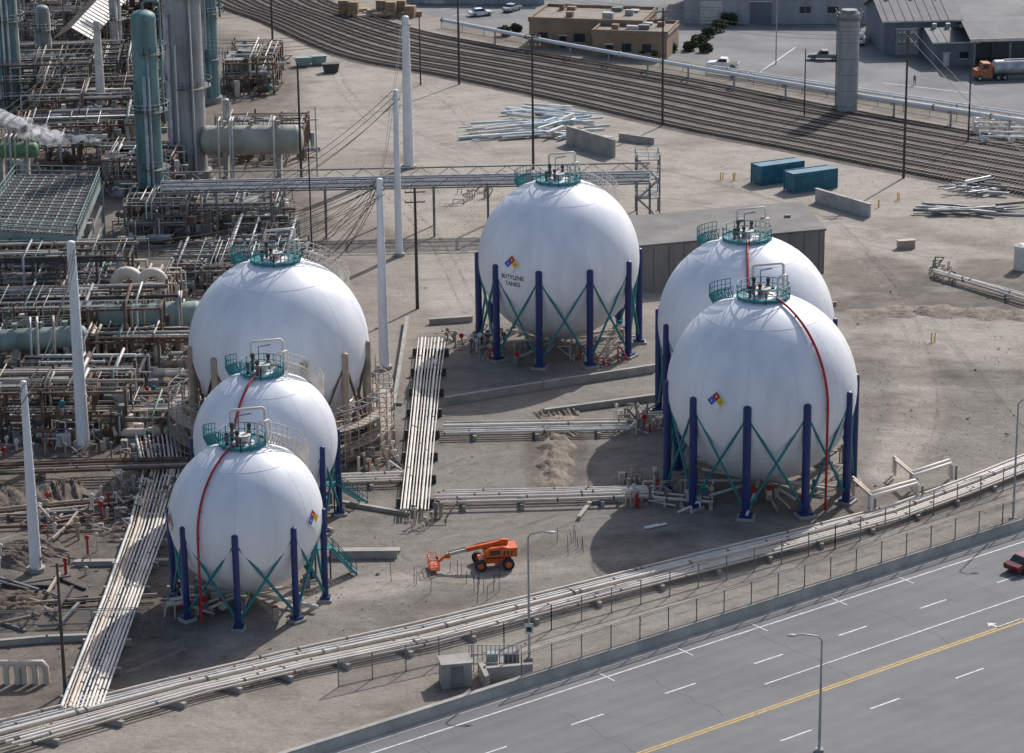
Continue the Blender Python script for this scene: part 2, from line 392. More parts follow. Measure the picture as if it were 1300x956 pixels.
    for k in range(12):
        a=U(0,6.28); d=V(math.cos(a),math.sin(a),0); z=U(.4,.9); rr=U(.1,.2)
        b.tube([bp+V(0,0,z+.3),bp+d*.6+V(0,0,z+.2),bp+d*R*U(.7,1.15)+V(0,0,z)],rr,random.choice([cream,cream2,offw,tan]),8)
        p=bp+d*R*U(.4,1.0); b.box((p.x,p.y,.2),(.5,.5,U(.6,1.3)),random.choice([steel,steel,cream,tan]),a); b.cyl(p+V(0,0,1),p+V(0,0,1.5),.25,random.choice([red,steel,teal]),seg=8)
    return b.obj('spherical_gas_tank')
sphere_tank(965,618,9.0,10.2,10,rad(-13.6),[(rad(-33),rad(6),.92)],rad(36))
sphere_tank(945,528,9.0,10.2,10,rad(5),[],rad(-4))
sphere_tank(710,438,9.0,10.2,10,rad(-15),[(rad(-36),rad(8),.95)],None,True,('BUTYLENE','TANKS'),True)
sphere_tank(359,560,9.0,10.2,12,rad(-10),[],None,False,None,True)
sphere_tank(341,660,6.68,7.9,8,rad(10),[],rad(-21),True,None,True)
sphere_tank(317,762,6.6,7.9,8,rad(-3),[(rad(64),rad(5),.85),(rad(-70),rad(2),.85)],rad(-31),True,None,True)
for (u,v,u2,v2,zt) in ((425,655,462,637,3.2),(420,735,450,728,3.0)):
    b=MB(); a=G(u,v); e=G(u2,v2); d=(e-a); 
    for off in (-.45,.45):
        nrm=V(-d.y,d.x,0).normalized()*off
        b.beam(a+nrm+V(0,0,zt),e+nrm,.16,teal)
        b.rail([a+nrm+V(0,0,zt),e+nrm],teal,1.0,.04,.8)
    for i in range(12):
        p=(a+V(0,0,zt)).lerp(e,i/12); b.box(tuple(p),(.35,.9,.06),teal,math.atan2(d.y,d.x))
    b.box((a.x-.7,a.y,zt-.05),(1.6,1.2,.1),teal)
    for k in (-1.3,0): b.beam(V(a.x+k,a.y,0),V(a.x+k,a.y,zt),.14,navy)
    b.obj('access_stair')
# ---------------- pipe bundles ----------------
def bundle(name,A,B,n,z=.8,r=.14,mats=(cream,cream2,cream,offw),sup=6.0,zj=.12,supm=conc,gap=.12,fl=2):
    b=MB(); PA=[G(u,v,z) for u,v in A]; PB=[G(u,v,z) for u,v in B]
    for k in range(n):
        t=(k+.5+U(-.12,.12))/n
        if random.random()<gap and 0<k<n-1: continue
        rr=r*random.choice([.6,.8,1,1,1.25]); mm=random.choice(mats); dz=U(-zj,zj)*.3
        pts=[a.lerp(c,t)+V(0,0,rr+dz) for a,c in zip(PA,PB)]
        b.tube(pts,rr,mm,10)
        for i in range(len(pts)-1):
            for _ in range(fl):
                q=pts[i].lerp(pts[i+1],U(0,1)); d=(pts[i+1]-pts[i]).normalized()*.07; b.cyl(q-d,q+d,rr*1.4,random.choice([mm,steel,rust]),seg=8)
    for i in range(len(PA)-1):
        l=(PA[i+1]-PA[i]).length; m=max(1,int(l/sup))
        for j in range(m):
            t=(j+.5)/m; p=PA[i].lerp(PA[i+1],t); q=PB[i].lerp(PB[i+1],t); d=(q-p).normalized()*.3; p=p-d;q=q+d
            if z>2:
                b.beam(p-V(0,0,.15),q-V(0,0,.15),.28,steel)
                for w in (p,q): b.beam(V(w.x,w.y,0),w,.28,supm)
            else:
                mid=(p+q)/2; b.box((mid.x,mid.y,0),((q-p).length,.35,z-.02),supm,math.atan2((q-p).y,(q-p).x))
    return b.obj(name)
bundle('pipeline',[(-60,930),(200,866),(360,828),(520,793),(700,750),(860,710),(1000,676),(1130,643),(1230,606),(1330,566)],
       [(30,950),(270,880),(400,850),(560,818),(720,774),(880,732),(1010,698),(1140,662),(1240,626),(1330,590)],10,.5,.16,sup=5,gap=.05)
bundle('pipeline',[(75,900),(88,866),(130,760),(162,670),(180,600),(165,535)],[(130,900),(142,866),(180,760),(213,670),(234,600),(228,530)],11,.6,.115,sup=5,gap=0,fl=1)
bundle('pipeline',[(506,648),(516,560),(524,480),(529,430)],[(546,648),(553,560),(561,480),(568,430)],9,.9,.105,(cream,cream2,offw),sup=6,supm=dark,gap=0,fl=1)
bundle('pipeline',[(563,536),(800,532)],[(563,553),(800,547)],6,.6,.13,sup=5)
bundle('pipeline',[(552,624),(700,621),(830,618)],[(552,642),(700,638),(830,633)],6,.6,.14,sup=5)
bundle('pipeline',[(428,603),(515,600)],[(428,616),(515,613)],4,.5,.13,sup=4)
bundle('pipeline',[(428,575),(505,573)],[(428,582),(505,580)],3,.5,.12,(tan,rust),sup=4)
bundle('pipeline',[(-20,589),(130,583),(240,581)],[(-20,606),(130,600),(240,596)],5,1.2,.16,(rust,tan,rust),sup=6,supm=rust)
bundle('pipeline',[(1185,342),(1240,357),(1320,378)],[(1185,348),(1240,364),(1320,390)],3,.6,.17,sup=5)
bundle('pipeline',[(830,625),(900,632),(905,632)],[(830,635),(900,640),(905,640)],3,.5,.13)
bundle('pipeline',[(-30,650),(60,640),(150,632)],[(-30,660),(60,650),(150,640)],3,.5,.14,(tan,rust,cream),sup=6,supm=rust)
bundle('pipeline',[(-30,770),(90,762),(200,755)],[(-30,776),(90,768),(200,760)],2,.4,.13,(tan,rust),sup=7,supm=conc)
for base in ((1105,655,1165,638),(1158,628,1208,612)):
    b=MB(); p=G(base[0],base[1]); q=G(base[2],base[3])
    for off in (0,.7):
        o=V(0,off*1.4,0)
        b.tube([p+o+V(0,0,.3),p+o+V(0,0,1.7),p+o+V(.2,.2,1.9),q+o+V(-.2,0,1.9),q+o+V(0,0,1.7),q+o+V(0,0,.3)],.17,cream2,10)
        b.tube([p+o+V(.1,.1,1.9),p+o+V(-1,4.5,1.9),p+o+V(-1,4.7,.3)],.14,cream,8)
    for w in (p,q): b.beam(V(w.x+.4,w.y,0),V(w.x+.4,w.y,1.7),.2,steel)
    b.obj('pipe_expansion_loop')
# ---------------- soil mound, walls ----------------
def mound(pts,w,h,m=None):
    b=MB(); q=[G(*p) for p in pts]; n=60; vs=[];fs=[];K=13
    for i in range(n+1):
        t=i/n*(len(q)-1); k=min(int(t),len(q)-2); p=q[k].lerp(q[k+1],t-k); d=(q[k+1]-q[k]).normalized(); s=V(-d.y,d.x,0)
        e=min(1,i/6,(n-i)/6); ww=w*(1+.25*math.sin(i*.5)+U(-.08,.08))
        for j in range(K):
            x=(j/(K-1)-.5)*2; z=h*e*max(0,(1-x*x))*U(.55,1.25)*(1+.25*math.sin(i*.9))-.02; vs.append(p+s*(x*ww)+V(0,0,z))
    for i in range(n):
        for j in range(K-1): fs.append((i*K+j,(i+1)*K+j,(i+1)*K+j+1,i*K+j+1))
    b.add(vs,fs,m or soil,True); return b.obj('soil_mound')
mound([(712,527),(706,570),(700,622)],1.7,.6,soil)
mound([(680,528),(735,522)],1.4,.45,soil)
mound([(1080,402),(1160,394),(1250,398),(1330,402)],2.5,.4)
mound([(-30,640),(60,625),(110,620)],3,.7,dsoil); mound([(0,720),(60,690)],3,.6,dsoil); mound([(150,690),(170,650)],2,.5,dsoil)
mound([(-20,760),(20,790)],4,.8,dsoil)
def wall(pts,h,w=.3,m=conc,name='concrete_wall'):
    b=MB(); q=[G(*p) for p in pts]
    for a,c in zip(q[:-1],q[1:]):
        d=c-a; n=max(1,int(d.length/4))
        for i in range(n):
            p=a.lerp(c,(i+.5)/n); b.box((p.x,p.y,0),(d.length/n-.03,w,h),m,math.atan2(d.y,d.x))
        mid=(a+c)/2; b.box((mid.x,mid.y,h),(d.length+w*.5,w+.1,.08),m,math.atan2(d.y,d.x))
    return b.obj(name)
wall([(566,514),(690,494),(832,472)],.8)
wall([(692,527),(840,507)],.6)
wall([(517,410),(508,470),(500,520)],.7)
wall([(545,412),(600,408)],.6)
wall([(720,182),(780,200)],2.6,.4)
wall([(786,178),(830,184)],1.0,.3)
wall([(1036,256),(1104,276)],1.8,.4,conclt)
wall([(418,708),(505,707)],.7,.8)
wall([(96,718),(215,716)],.4,.5)
wall([(735,660),(750,640),(836,632)],.3,.3)
wall([(836,392),(1062,388)],.4,.3)
wall([(432,640),(520,655)],.3,.3)
wall([(-20,822),(60,815),(140,812)],.5,.3)
# ---------------- grey block building ----------------
b=MB(); p=[G(812,369),G(1046,347)]; back=V(-1.5,14,0)
poly=[p[0],p[1],p[1]+back,p[0]+back]; b.prism(poly,0,5.4,wallgry); 
c=sum(poly,V(0,0,0))/4; poly2=[c+(x-c)*1.015 for x in poly]; b.prism(poly2,5.4,5.65,roofgry)
d=(p[1]-p[0]); nrm=V(d.y,-d.x,0).normalized()
for i in range(13):
    q=p[0].lerp(p[1],(i+.02)/12.3); b.box((q.x+nrm.x*.1,q.y+nrm.y*.1,0),(.3,.25,5.35),wallgry,math.atan2(d.y,d.x))
for i in range(3):
    q=p[0].lerp(p[1],.6+.13*i)+back*.5; b.box((q.x,q.y,5.65),(.7,.7,.3),steel)
b.obj('concrete_storage_building')
# ---------------- road ----------------
W0=G(700,862); W1=G(1300,670); rd=(W1-W0).normalized(); rn=V(rd.y,-rd.x,0)
def off_at(u,v): return (G(u,v)-W0).dot(rn)
def strip(b,o0,o1,s0,s1,z,m,z1=None):
    a=W0+rd*s0; c=W0+rd*s1
    P_=[a+rn*o0,c+rn*o0,c+rn*o1,a+rn*o1]
    if z1 is None: b.quad(*[V(q.x,q.y,z) for q in (P_[0],P_[3],P_[2],P_[1])],m)
    else: b.prism([P_[3],P_[2],P_[1],P_[0]],z,z1,m)
def sN(u,v): return (G(u,v)-W0).dot(rd)
am=asph.copy(); am.name='road_asphalt'; N=am.node_tree.nodes; L_=am.node_tree.links; pb=N['Principled BSDF']
src=pb.inputs['Base Color'].links[0].from_socket
g=N.new('ShaderNodeNewGeometry'); dt=N.new('ShaderNodeVectorMath'); dt.operation='DOT_PRODUCT'; dt.inputs[1].default_value=tuple(rn); L_.new(g.outputs['Position'],dt.inputs[0])
m1=N.new('ShaderNodeMath'); m1.operation='MULTIPLY_ADD'; m1.inputs[1].default_value=2*math.pi/1.85; m1.inputs[2].default_value=.6; L_.new(dt.outputs['Value'],m1.inputs[0])
m2=N.new('ShaderNodeMath'); m2.operation='SINE'; L_.new(m1.outputs[0],m2.inputs[0])
m3=N.new('ShaderNodeMath'); m3.operation='MULTIPLY_ADD'; m3.inputs[1].default_value=.035; m3.inputs[2].default_value=.97; L_.new(m2.outputs[0],m3.inputs[0])
mp=N.new('ShaderNodeMapping'); mp.inputs['Rotation'].default_value=(0,0,-math.atan2(rd.y,rd.x)); mp.inputs['Scale'].default_value=(.03,.35,1); L_.new(g.outputs['Position'],mp.inputs['Vector'])
nz=N.new('ShaderNodeTexNoise'); nz.inputs['Scale'].default_value=1.2; nz.inputs['Detail'].default_value=8; nz.inputs['Roughness'].default_value=.65; L_.new(mp.outputs[0],nz.inputs['Vector'])
m4=N.new('ShaderNodeMath'); m4.operation='MULTIPLY_ADD'; m4.inputs[1].default_value=.35; m4.inputs[2].default_value=.83; L_.new(nz.outputs['Fac'],m4.inputs[0])
m5=N.new('ShaderNodeMath'); m5.operation='MULTIPLY'; L_.new(m3.outputs[0],m5.inputs[0]); L_.new(m4.outputs[0],m5.inputs[1])
vm_=N.new('ShaderNodeVectorMath'); vm_.operation='SCALE'; L_.new(src,vm_.inputs[0]); L_.new(m5.outputs[0],vm_.inputs['Scale']); L_.new(vm_.outputs[0],pb.inputs['Base Color'])
b=MB(); strip(b,.25,60,-260,400,.012,am); b.obj('road')
b=MB(); strip(b,.25,.9,-260,400,.016,conclt); b.obj('gutter')
b=MB()
strip(b,off_at(1000,785)-.08,off_at(1000,785)+.08,-200,300,.02,lineW)
strip(b,off_at(1000,859)-.07,off_at(1000,859)+.07,sN(968,868),300,.02,lineW)
oy=off_at(1000,890); strip(b,oy-.09,oy+.09,-200,300,.02,lineY); strip(b,oy+.25,oy+.43,-200,300,.02,lineY)
od=off_at(975,837); sd=sN(955,842); per=sN(1067,808)-sd
for k in range(-8,14): strip(b,od-.08,od+.08,sd+k*per,sd+k*per+3.2,.02,lineW)
od=off_at(1228,856); sd=sN(1210,860)
for k in range(-12,14): strip(b,od-.08,od+.08,sd+k*per,sd+k*per+3.2,.02,lineW)
o1=off_at(1000,785)
for (u,v) in ((857,822),(955,793),(1060,762),(1150,737),(750,850)):
    s0=sN(u,v); strip(b,o1-1.0,o1+1.0,s0,s0+.12,.024,lineW)
p=G(1280,790); M=Matrix(((rd.x,rn.x,0,p.x),(rd.y,rn.y,0,p.y),(0,0,1,.02),(0,0,0,1))); b.M=M
b.quad((-1.6,.35,0),(1.4,.35,0),(1.4,.12,0),(-1.6,.12,0),lineW); b.quad((-1.6,.35,0),(-1.6,-.4,0),(-1.35,-.4,0),(-1.35,.12,0),lineW); b.add([(-1.95,-.4,0),(-1.0,-.4,0),(-1.47,-1.0,0)],[(0,1,2)],lineW); b.M=None
b.obj('road_markings')
tar=mat('tar_seal',(.09,.09,.09),.8,var=.2)
b=MB()
for k in range(26):
    s0=-80+k*11+U(-2,2); o=U(2,6); a=W0+rd*s0
    q=[a+rn*(o+i*1.1)+rd*U(-.35,.35) for i in range(int(U(4,13)))]
    for i in range(len(q)-1):
        e=rd*.04; b.quad(q[i]-e+V(0,0,.016),q[i+1]-e+V(0,0,.016),q[i+1]+e+V(0,0,.016),q[i]+e+V(0,0,.016),tar)
for k in range(4): strip(b,4.2+k*3.7,4.25+k*3.7,-200,300,.0158,tar)
b.obj('road_tar_joints')
b=MB(); s=-240
while s<300:
    a=W0+rd*(s+2.98); P_=W0+rd*s
    poly=[P_-rn*.15,a-rn*.15,a+rn*.2,P_+rn*.2]; b.prism(poly[::-1],0,.95,conclt); s+=3.0
strip(b,-.2,.26,-240,300,.95,conc,1.03)
b.obj('concrete_parapet')
fm=bpy.data.materials.new('chain_link'); fm.use_nodes=True; N=fm.node_tree.nodes; Lk=fm.node_tree.links
pb=N['Principled BSDF']; pb.inputs['Base Color'].default_value=(.2,.2,.2,1); tr=N.new('ShaderNodeBsdfTransparent'); mx=N.new('ShaderNodeMixShader')
gg=N.new('ShaderNodeNewGeometry'); ws=[]
for rx in (1,-1):
    mp=N.new('ShaderNodeVectorMath'); mp.operation='DOT_PRODUCT'; mp.inputs[1].default_value=(rd.x,rd.y,rx*1.0); Lk.new(gg.outputs['Position'],mp.inputs[0])
    f1=N.new('ShaderNodeMath'); f1.operation='MULTIPLY'; f1.inputs[1].default_value=8; Lk.new(mp.outputs['Value'],f1.inputs[0])
    f2=N.new('ShaderNodeMath'); f2.operation='FRACT'; Lk.new(f1.outputs[0],f2.inputs[0])
    f3=N.new('ShaderNodeMath'); f3.operation='LESS_THAN'; f3.inputs[1].default_value=.14; Lk.new(f2.outputs[0],f3.inputs[0]); ws.append(f3)
f4=N.new('ShaderNodeMath'); f4.operation='MAXIMUM'; Lk.new(ws[0].outputs[0],f4.inputs[0]); Lk.new(ws[1].outputs[0],f4.inputs[1])
Lk.new(f4.outputs[0],mx.inputs[0]); Lk.new(tr.outputs[0],mx.inputs[1]); Lk.new(pb.outputs[0],mx.inputs[2]); Lk.new(mx.outputs[0],N['Material Output'].inputs['Surface'])
def fence(a,c,h,z0=0,post=3.0,name='chain_link_fence',m=steel,barb=True):
    b=MB(); d=c-a; n=max(1,int(d.length/post))
    for i in range(n+1):
        q=a.lerp(c,i/n); b.beam(V(q.x,q.y,z0),V(q.x,q.y,z0+h+.1),.09,m)
    for hh in ((h,h*.03,h+.15) if barb else (h,)): b.beam(a+V(0,0,z0+hh),c+V(0,0,z0+hh),.05,m)
    b.quad(a+V(0,0,z0),c+V(0,0,z0),c+V(0,0,z0+h),a+V(0,0,z0+h),fm); return b.obj(name)
fence(W0+rd*-3,W0+rd*110,1.9,1.03)
fence(G(430,872),G(640,824),2.2); fence(G(640,824),G(700,800),2.2)
fence(G(700,800),G(1060,697),2.2); fence(G(1060,697),G(1330,604),2.2)
fence(G(-30,795),G(190,790),1.2,post=4)
b=MB()
for (u,v,w,d,h) in ((578,874,2.4,1.8,2.0),(645,870,4.0,.4,1.3),(614,874,.4,3.2,1.3)):
    p=G(u,v); b.box((p.x,p.y+1,0),(w,d,h),conc,math.atan2(rd.y,rd.x)*.3)
p=G(578,874); b.box((p.x,p.y+1,2.0),(2.6,2.0,.12),conc,math.atan2(rd.y,rd.x)*.3); b.box((p.x+.2,p.y-.0,.1),(.9,.1,1.7),steel,math.atan2(rd.y,rd.x)*.3)
for k in range(13):
    q=G(596+k*5.5,852); b.beam(q,q+V(0,0,2.3),.08,galv)
for hh in (2.3,1.5,.7): b.beam(G(596,852)+V(0,0,hh),G(662,852)+V(0,0,hh),.07,galv)
b.box(tuple(G(650,848)),(1.2,.8,1.5),steel); b.box(tuple(G(625,846)),(.9,.8,1.2),tealvs)
b.obj('utility_enclosure')
# ---------------- railway ----------------
LO=[(150,-60),(270,5),(330,28),(430,72),(560,98),(700,128),(860,165),(1000,192),(1150,222),(1300,250),(1450,275)]
UP=[(335,-60),(410,-4),(460,18),(545,42),(640,60),(760,80),(900,104),(1030,130),(1170,156),(1310,180),(1450,204)]
NS=110; lo=resample(smooth(LO),NS); up=resample(smooth(UP),NS)
b=MB()
for i in range(NS):
    K=14
    for k in range(K):
        f0=-.03+1.06*k/K; f1=-.03+1.06*(k+1)/K
        zz=lambda f:.02 if f<-.02 or f>1.02 else .28
        b.quad(lo[i].lerp(up[i],f0)+V(0,0,zz(f0)),lo[i+1].lerp(up[i+1],f0)+V(0,0,zz(f0)),lo[i+1].lerp(up[i+1],f1)+V(0,0,zz(f1)),lo[i].lerp(up[i],f1)+V(0,0,zz(f1)),ballast)
b.obj('railway_ballast')
for f in (.05,.19,.33,.48,.62,.78,.93):
    b=MB(); c=[lo[i].lerp(up[i],f) for i in range(NS+1)]; c=resample(c,460)
    le=[];ri=[]
    for i in range(460):
        d=(c[i+1]-c[i]).normalized(); s=V(-d.y,d.x,0); le.append(c[i]+s*.72+V(0,0,.46)); ri.append(c[i]-s*.72+V(0,0,.46))
        b.box((c[i].x,c[i].y,.27),(.26,2.5,.1),tie,math.atan2(d.y,d.x)+U(-.03,.03))
    b.tube(le[::4],.08,railm,4); b.tube(ri[::4],.08,railm,4); b.obj('railway_track')
fence(G(560,36),G(700,62),1.6,post=5,m=steel); fence(G(700,62),G(1050,124),1.6,post=5); fence(G(1050,124),G(1320,174),1.6,post=5)
bundle('pipeline',[(560,24),(700,52),(900,88),(1100,122),(1320,156)],[(560,28),(700,56),(900,92),(1100,126),(1320,160)],2,2.4,.26,(white,offw),sup=9,supm=galv,gap=0)
bundle('pipeline',[(900,84),(1100,115),(1320,148)],[(900,89),(1100,120),(1320,153)],2,.8,.25,(white,offw),sup=9,gap=0)
# ---------------- lots and buildings beyond the tracks ----------------
def flat(name,pts,m,z=.006):
    b=MB(); q=[G(*p) for p in pts]; b.add([V(p.x,p.y,z) for p in q],[tuple(range(len(q)))],m)
    return b.obj(name)
flat('parking_lot',[(905,84),(1100,113),(1330,147),(1360,-40),(400,-60),(520,14),(560,22),(700,48)],lot,.008)
b=MB()
for (a,c) in (((560,12),(700,-5)),((545,2),(660,-12)),((575,20),(690,6)),((960,95),(1010,60)),((1120,105),(1230,118))):
    a=G(*a);c=G(*c); d=(c-a).normalized(); s=V(-d.y,d.x,0)*.12; b.quad(a-s+V(0,0,.013),c-s+V(0,0,.013),c+s+V(0,0,.013),a+s+V(0,0,.013),lineW)
b.obj('parking_lot_markings')
def building(name,u,v,w,d,h,rot,wm,rm,kind='flat',doors=(),win=()):
    b=MB(); p=G(u,v); b.M=Matrix.Translation(p)@Matrix.Rotation(rot,4,'Z')
    b.box((w/2,d/2,0),(w,d,h),wm)
    if kind=='flat':
        b.box((w/2,d/2,h),(w+.4,d+.4,.25),rm)
        for (x,y,sx,sy) in ((w/2,.1,w+.4,.25),(w/2,d-.1,w+.4,.25),(.1,d/2,.25,d-.4),(w-.1,d/2,.25,d-.4)): b.box((x,y,h+.25),(sx,sy,.5),wm)
        for _ in range(int(w*d/50)+3): b.box((U(2,w-2),U(2,d-2),h+.25),(U(.8,2.2),U(.8,1.8),U(.4,1.2)),random.choice([galv,offw,steel,brownwall]))
    else:
        o=.6; r=h+kind; x0,x1=-o,w+o
        b.add([(x0,-o,h-.1),(x1,-o,h-.1),(x1,d/2,r),(x0,d/2,r),(x0,d+o,h-.1),(x1,d+o,h-.1)],[(0,1,2,3),(3,2,5,4)],rm)
        b.add([(x0,-o,h-.35),(x1,-o,h-.35),(x1,d/2,r-.25),(x0,d/2,r-.25),(x0,d+o,h-.35),(x1,d+o,h-.35)],[(3,2,1,0),(4,5,2,3)],rm)
        b.quad((x0,-o,h-.35),(x1,-o,h-.35),(x1,-o,h-.1),(x0,-o,h-.1),offw)
        for xx in (0,w): b.add([(xx,0,h),(xx,d,h),(xx,d/2,r-.1)],[(0,1,2)],wm)
        for i in range(int(w/1.5)): b.beam((i*1.5+.5,-o,h-.05),(i*1.5+.5,d/2,r+.04),.06,rm)
        for i in range(3): b.cyl((w*(i+.5)/3,d/2,r-.1),(w*(i+.5)/3,d/2,r+.7),.4,galv,seg=10)
        for i in range(int(w/4)): b.box((i*4+2,-.02,.02),(.12,.1,h-.5),wm)
    for (x,sw,sh,m) in doors:
        b.box((x,-.03,0),(sw,.12,sh),m); b.box((x,-.05,sh),(sw+.3,.2,.2),offw)
        if sw>2.5:
            for k in range(1,int(sh/.6)): b.box((x,-.1,k*.6),(sw,.04,.05),steel)
    for (x,z,sw,sh) in win:
        b.box((x,-.02,z),(sw,.1,sh),glass); b.box((x,-.04,z-.12),(sw+.2,.16,.1),offw)
    b.M=None; return b.obj(name)
building('office_building',672,60,20,14,4.6,rad(-14),brownwall,brownroof,doors=((6,1.2,2.2,glass),),win=((2.5,1.2,1.6,1.5),(9,1.2,2,1.5),(13,1.2,2,1.5),(17,1.2,2,1.5)))
building('office_building',752,72,13,11,4.0,rad(-14),brownwall,brownroof,doors=((3,1.2,2.2,glass),),win=((6,1,1.6,1.5),(9.5,1,1.6,1.5)))
building('warehouse',868,30,34,26,5.5,rad(-5),gwall,groof,2.2,doors=((5,4,4,offw),(14,4,4,dgwall)),win=((22,2,2,1.2),(27,2,2,1.2)))
building('warehouse',1122,70,13,16,6.0,rad(4),dgwall,dgroof,2.6,doors=((4,4,4.4,gwall),(9.5,3.4,3.8,gwall)),win=())
building('workshop',1186,84,7,12,4.2,rad(4),dgwall,dgroof,1.2,doors=((2,1.0,2.1,offw),),win=((5,1.2,1.4,1.1),))
b=MB(); p=G(1236,92); b.M=Matrix.Translation(p)@Matrix.Rotation(rad(4),4,'Z')
for x in (0,6,12,18):
    for y in (0,12): b.beam((x,y,0),(x,y,5.6),.3,steel)
b.add([(-1,-1,5.6),(19,-1,5.6),(19,6,7.6),(-1,6,7.6),(-1,13,5.6),(19,13,5.6)],[(0,1,2,3),(3,2,5,4)],dgroof)
b.box((9,-1,5.3),(20,.12,.5),offw); b.box((9,12.5,0),(18,.3,5.4),dgwall); b.M=None; b.obj('truck_canopy')
building('warehouse',520,4,26,14,4.0,rad(-8),gwall,groof,1.4,doors=((5,4,3,offw),),win=((12,1.5,2,1),(17,1.5,2,1)))
b=MB(); p=G(1075,142); zt=zat(p,12); b.cyl(p,p+V(0,0,zt*.97),1.65,greycol,seg=28); b.cyl(p+V(0,0,zt*.9),p+V(0,0,zt*.93),1.8,steel,seg=28); b.cyl(p+V(0,0,zt*.97),p+V(0,0,zt),1.5,steel,1.2,seg=24)
for k in range(6): b.cyl(p+V(0,0,1+k*2.5),p+V(0,0,1.08+k*2.5),1.69,steel,seg=28)
b.rail([p+V(-1.9,-1.9,zt*.92),p+V(1.9,-1.9,zt*.92),p+V(1.9,1.9,zt*.92),p+V(-1.9,1.9,zt*.92),p+V(-1.9,-1.9,zt*.92)],steel)
b.beam(p+V(-1.8,-.3,0),p+V(-1.8,-.3,zt*.92),.12,steel); b.beam(p+V(-1.8,.3,0),p+V(-1.8,.3,zt*.92),.12,steel)
b.obj('storage_silo')
b=MB()
for k in range(14):
    p=G(U(1235,1300),U(158,186)); b.cyl(p,p+V(0,0,U(.8,2.2)),U(.15,.4),random.choice([white,offw,cream2]),seg=8)
for k in range(5):
    p=G(1235+k*3,160+k*6); b.tube([p+V(0,0,.2),p+V(0,0,1.3),p+V(7,-1,1.3),p+V(7,-1,.2)],.2,white,8)
b.obj('valve_station')
# ---------------- containers and material piles ----------------
for (u,v) in ((966,236),(1008,246)):
    b=MB(); p=G(u,v); b.M=Matrix.Translation(p)@Matrix.Rotation(rad(27),4,'Z'); Ln,Wd,Hh=7.0,2.5,2.55
    b.box((Ln/2,Wd/2,.15),(Ln,Wd,Hh),boxblue)
    for i in range(24): b.box((.25+i*.285,-.035,.35),(.14,.07,Hh-.5),boxblue)
    for i in range(8): b.box((Ln+.03,.2+i*.3,.35),(.06,.12,Hh-.5),boxblue)
    for x in (0,Ln):
        for y in (0,Wd): b.box((x,y,0),(.18,.18,Hh+.2),boxblue)
    b.box((Ln/2,0,Hh+.1),(Ln,.14,.14),boxblue); b.box((Ln/2,0,.05),(Ln,.14,.16),boxblue); b.box((Ln/2,Wd,Hh+.1),(Ln,.14,.14),boxblue)
    b.M=None; b.obj('shipping_container')
def pile(name,u0,u1,v0,v1,n,l0,l1,ms,rr,ang,za=.8):
    b=MB()
    for _ in range(n):
        p=G(U(u0,u1),U(v0,v1)); a=rad(random.choice(ang)+U(-8,8)); l=U(l0,l1); z=U(.1,za); d=V(math.cos(a),math.sin(a),0)*l/2
        if random.random()<.7: b.cyl(p-d+V(0,0,z),p+d+V(0,0,z),U(*rr),random.choice(ms),seg=8)
        else: b.beam(p-d+V(0,0,z),p+d+V(0,0,z),U(*rr)*2,random.choice(ms))
    return b.obj(name)
ltb=mat('pale_blue_steel',(.47,.55,.59),.5,var=.2)
pile('steel_pipe_pile',608,690,158,176,26,5,9,(ltb,white,offw),(.1,.26),(20,15,200))
pile('steel_pipe_pile',650,745,140,162,30,4,8,(ltb,white,offw,ltb),(.1,.28),(-25,-35,10))
pile('steel_pipe_pile',690,762,158,176,22,3,7,(ltb,silver,offw),(.12,.3),(-30,60,20),1.2)
pile('scrap_steel_pile',1180,1290,262,274,34,3,7,(galv,steel,steel),(.1,.22),(-15,-30,10))
pile('scrap_steel_pile',1205,1265,236,252,20,3,6,(galv,steel),(.1,.25),(-25,30),1.1)
pile('timber_stack',445,520,18,24,14,3,5,(pallet,tan),(.4,.8),(10,20),.8)
pile('scrap_steel_pile',20,120,650,680,22,2,6,(rust,steel,tan),(.06,.16),(0,30,80,-40),.6)
pile('scrap_steel_pile',10,90,740,800,24,2,6,(rust,steel,tan,dark),(.06,.16),(0,30,80,-40),.6)
pile('scrap_steel_pile',120,200,620,660,20,2,4,(rust,cream,dark),(.06,.16),(0,60,-40),.6)
pile('scrap_steel_pile',400,500,500,560,24,2,5,(rust,galv,tan),(.06,.16),(0,70,-30),.8)
b=MB()
for k in range(8):
    p=G(437+k*12,20+ (k%2)*2)
    for j in range(random.choice([2,3,4])): b.box((p.x,p.y,j*.75),(1.9,1.6,.7),pallet,rad(U(-6,6)-10))
b.obj('timber_stack')
for (u,v,m) in ((385,84,tealvs),(404,82,tealvs),(420,92,dark)):
    b=MB(); p=G(u,v); b.M=Matrix.Translation(p)@Matrix.Rotation(.2,4,'Z'); b.extr([(-1.1,0.15),(-1.4,1.5),(1.4,1.5),(1.1,.15)],1.6,m); b.box((0,0,1.5),(2.9,1.7,.08),m); b.box((0,0,0),(1.6,1.4,.15),dark); b.M=None; b.obj('waste_skip')
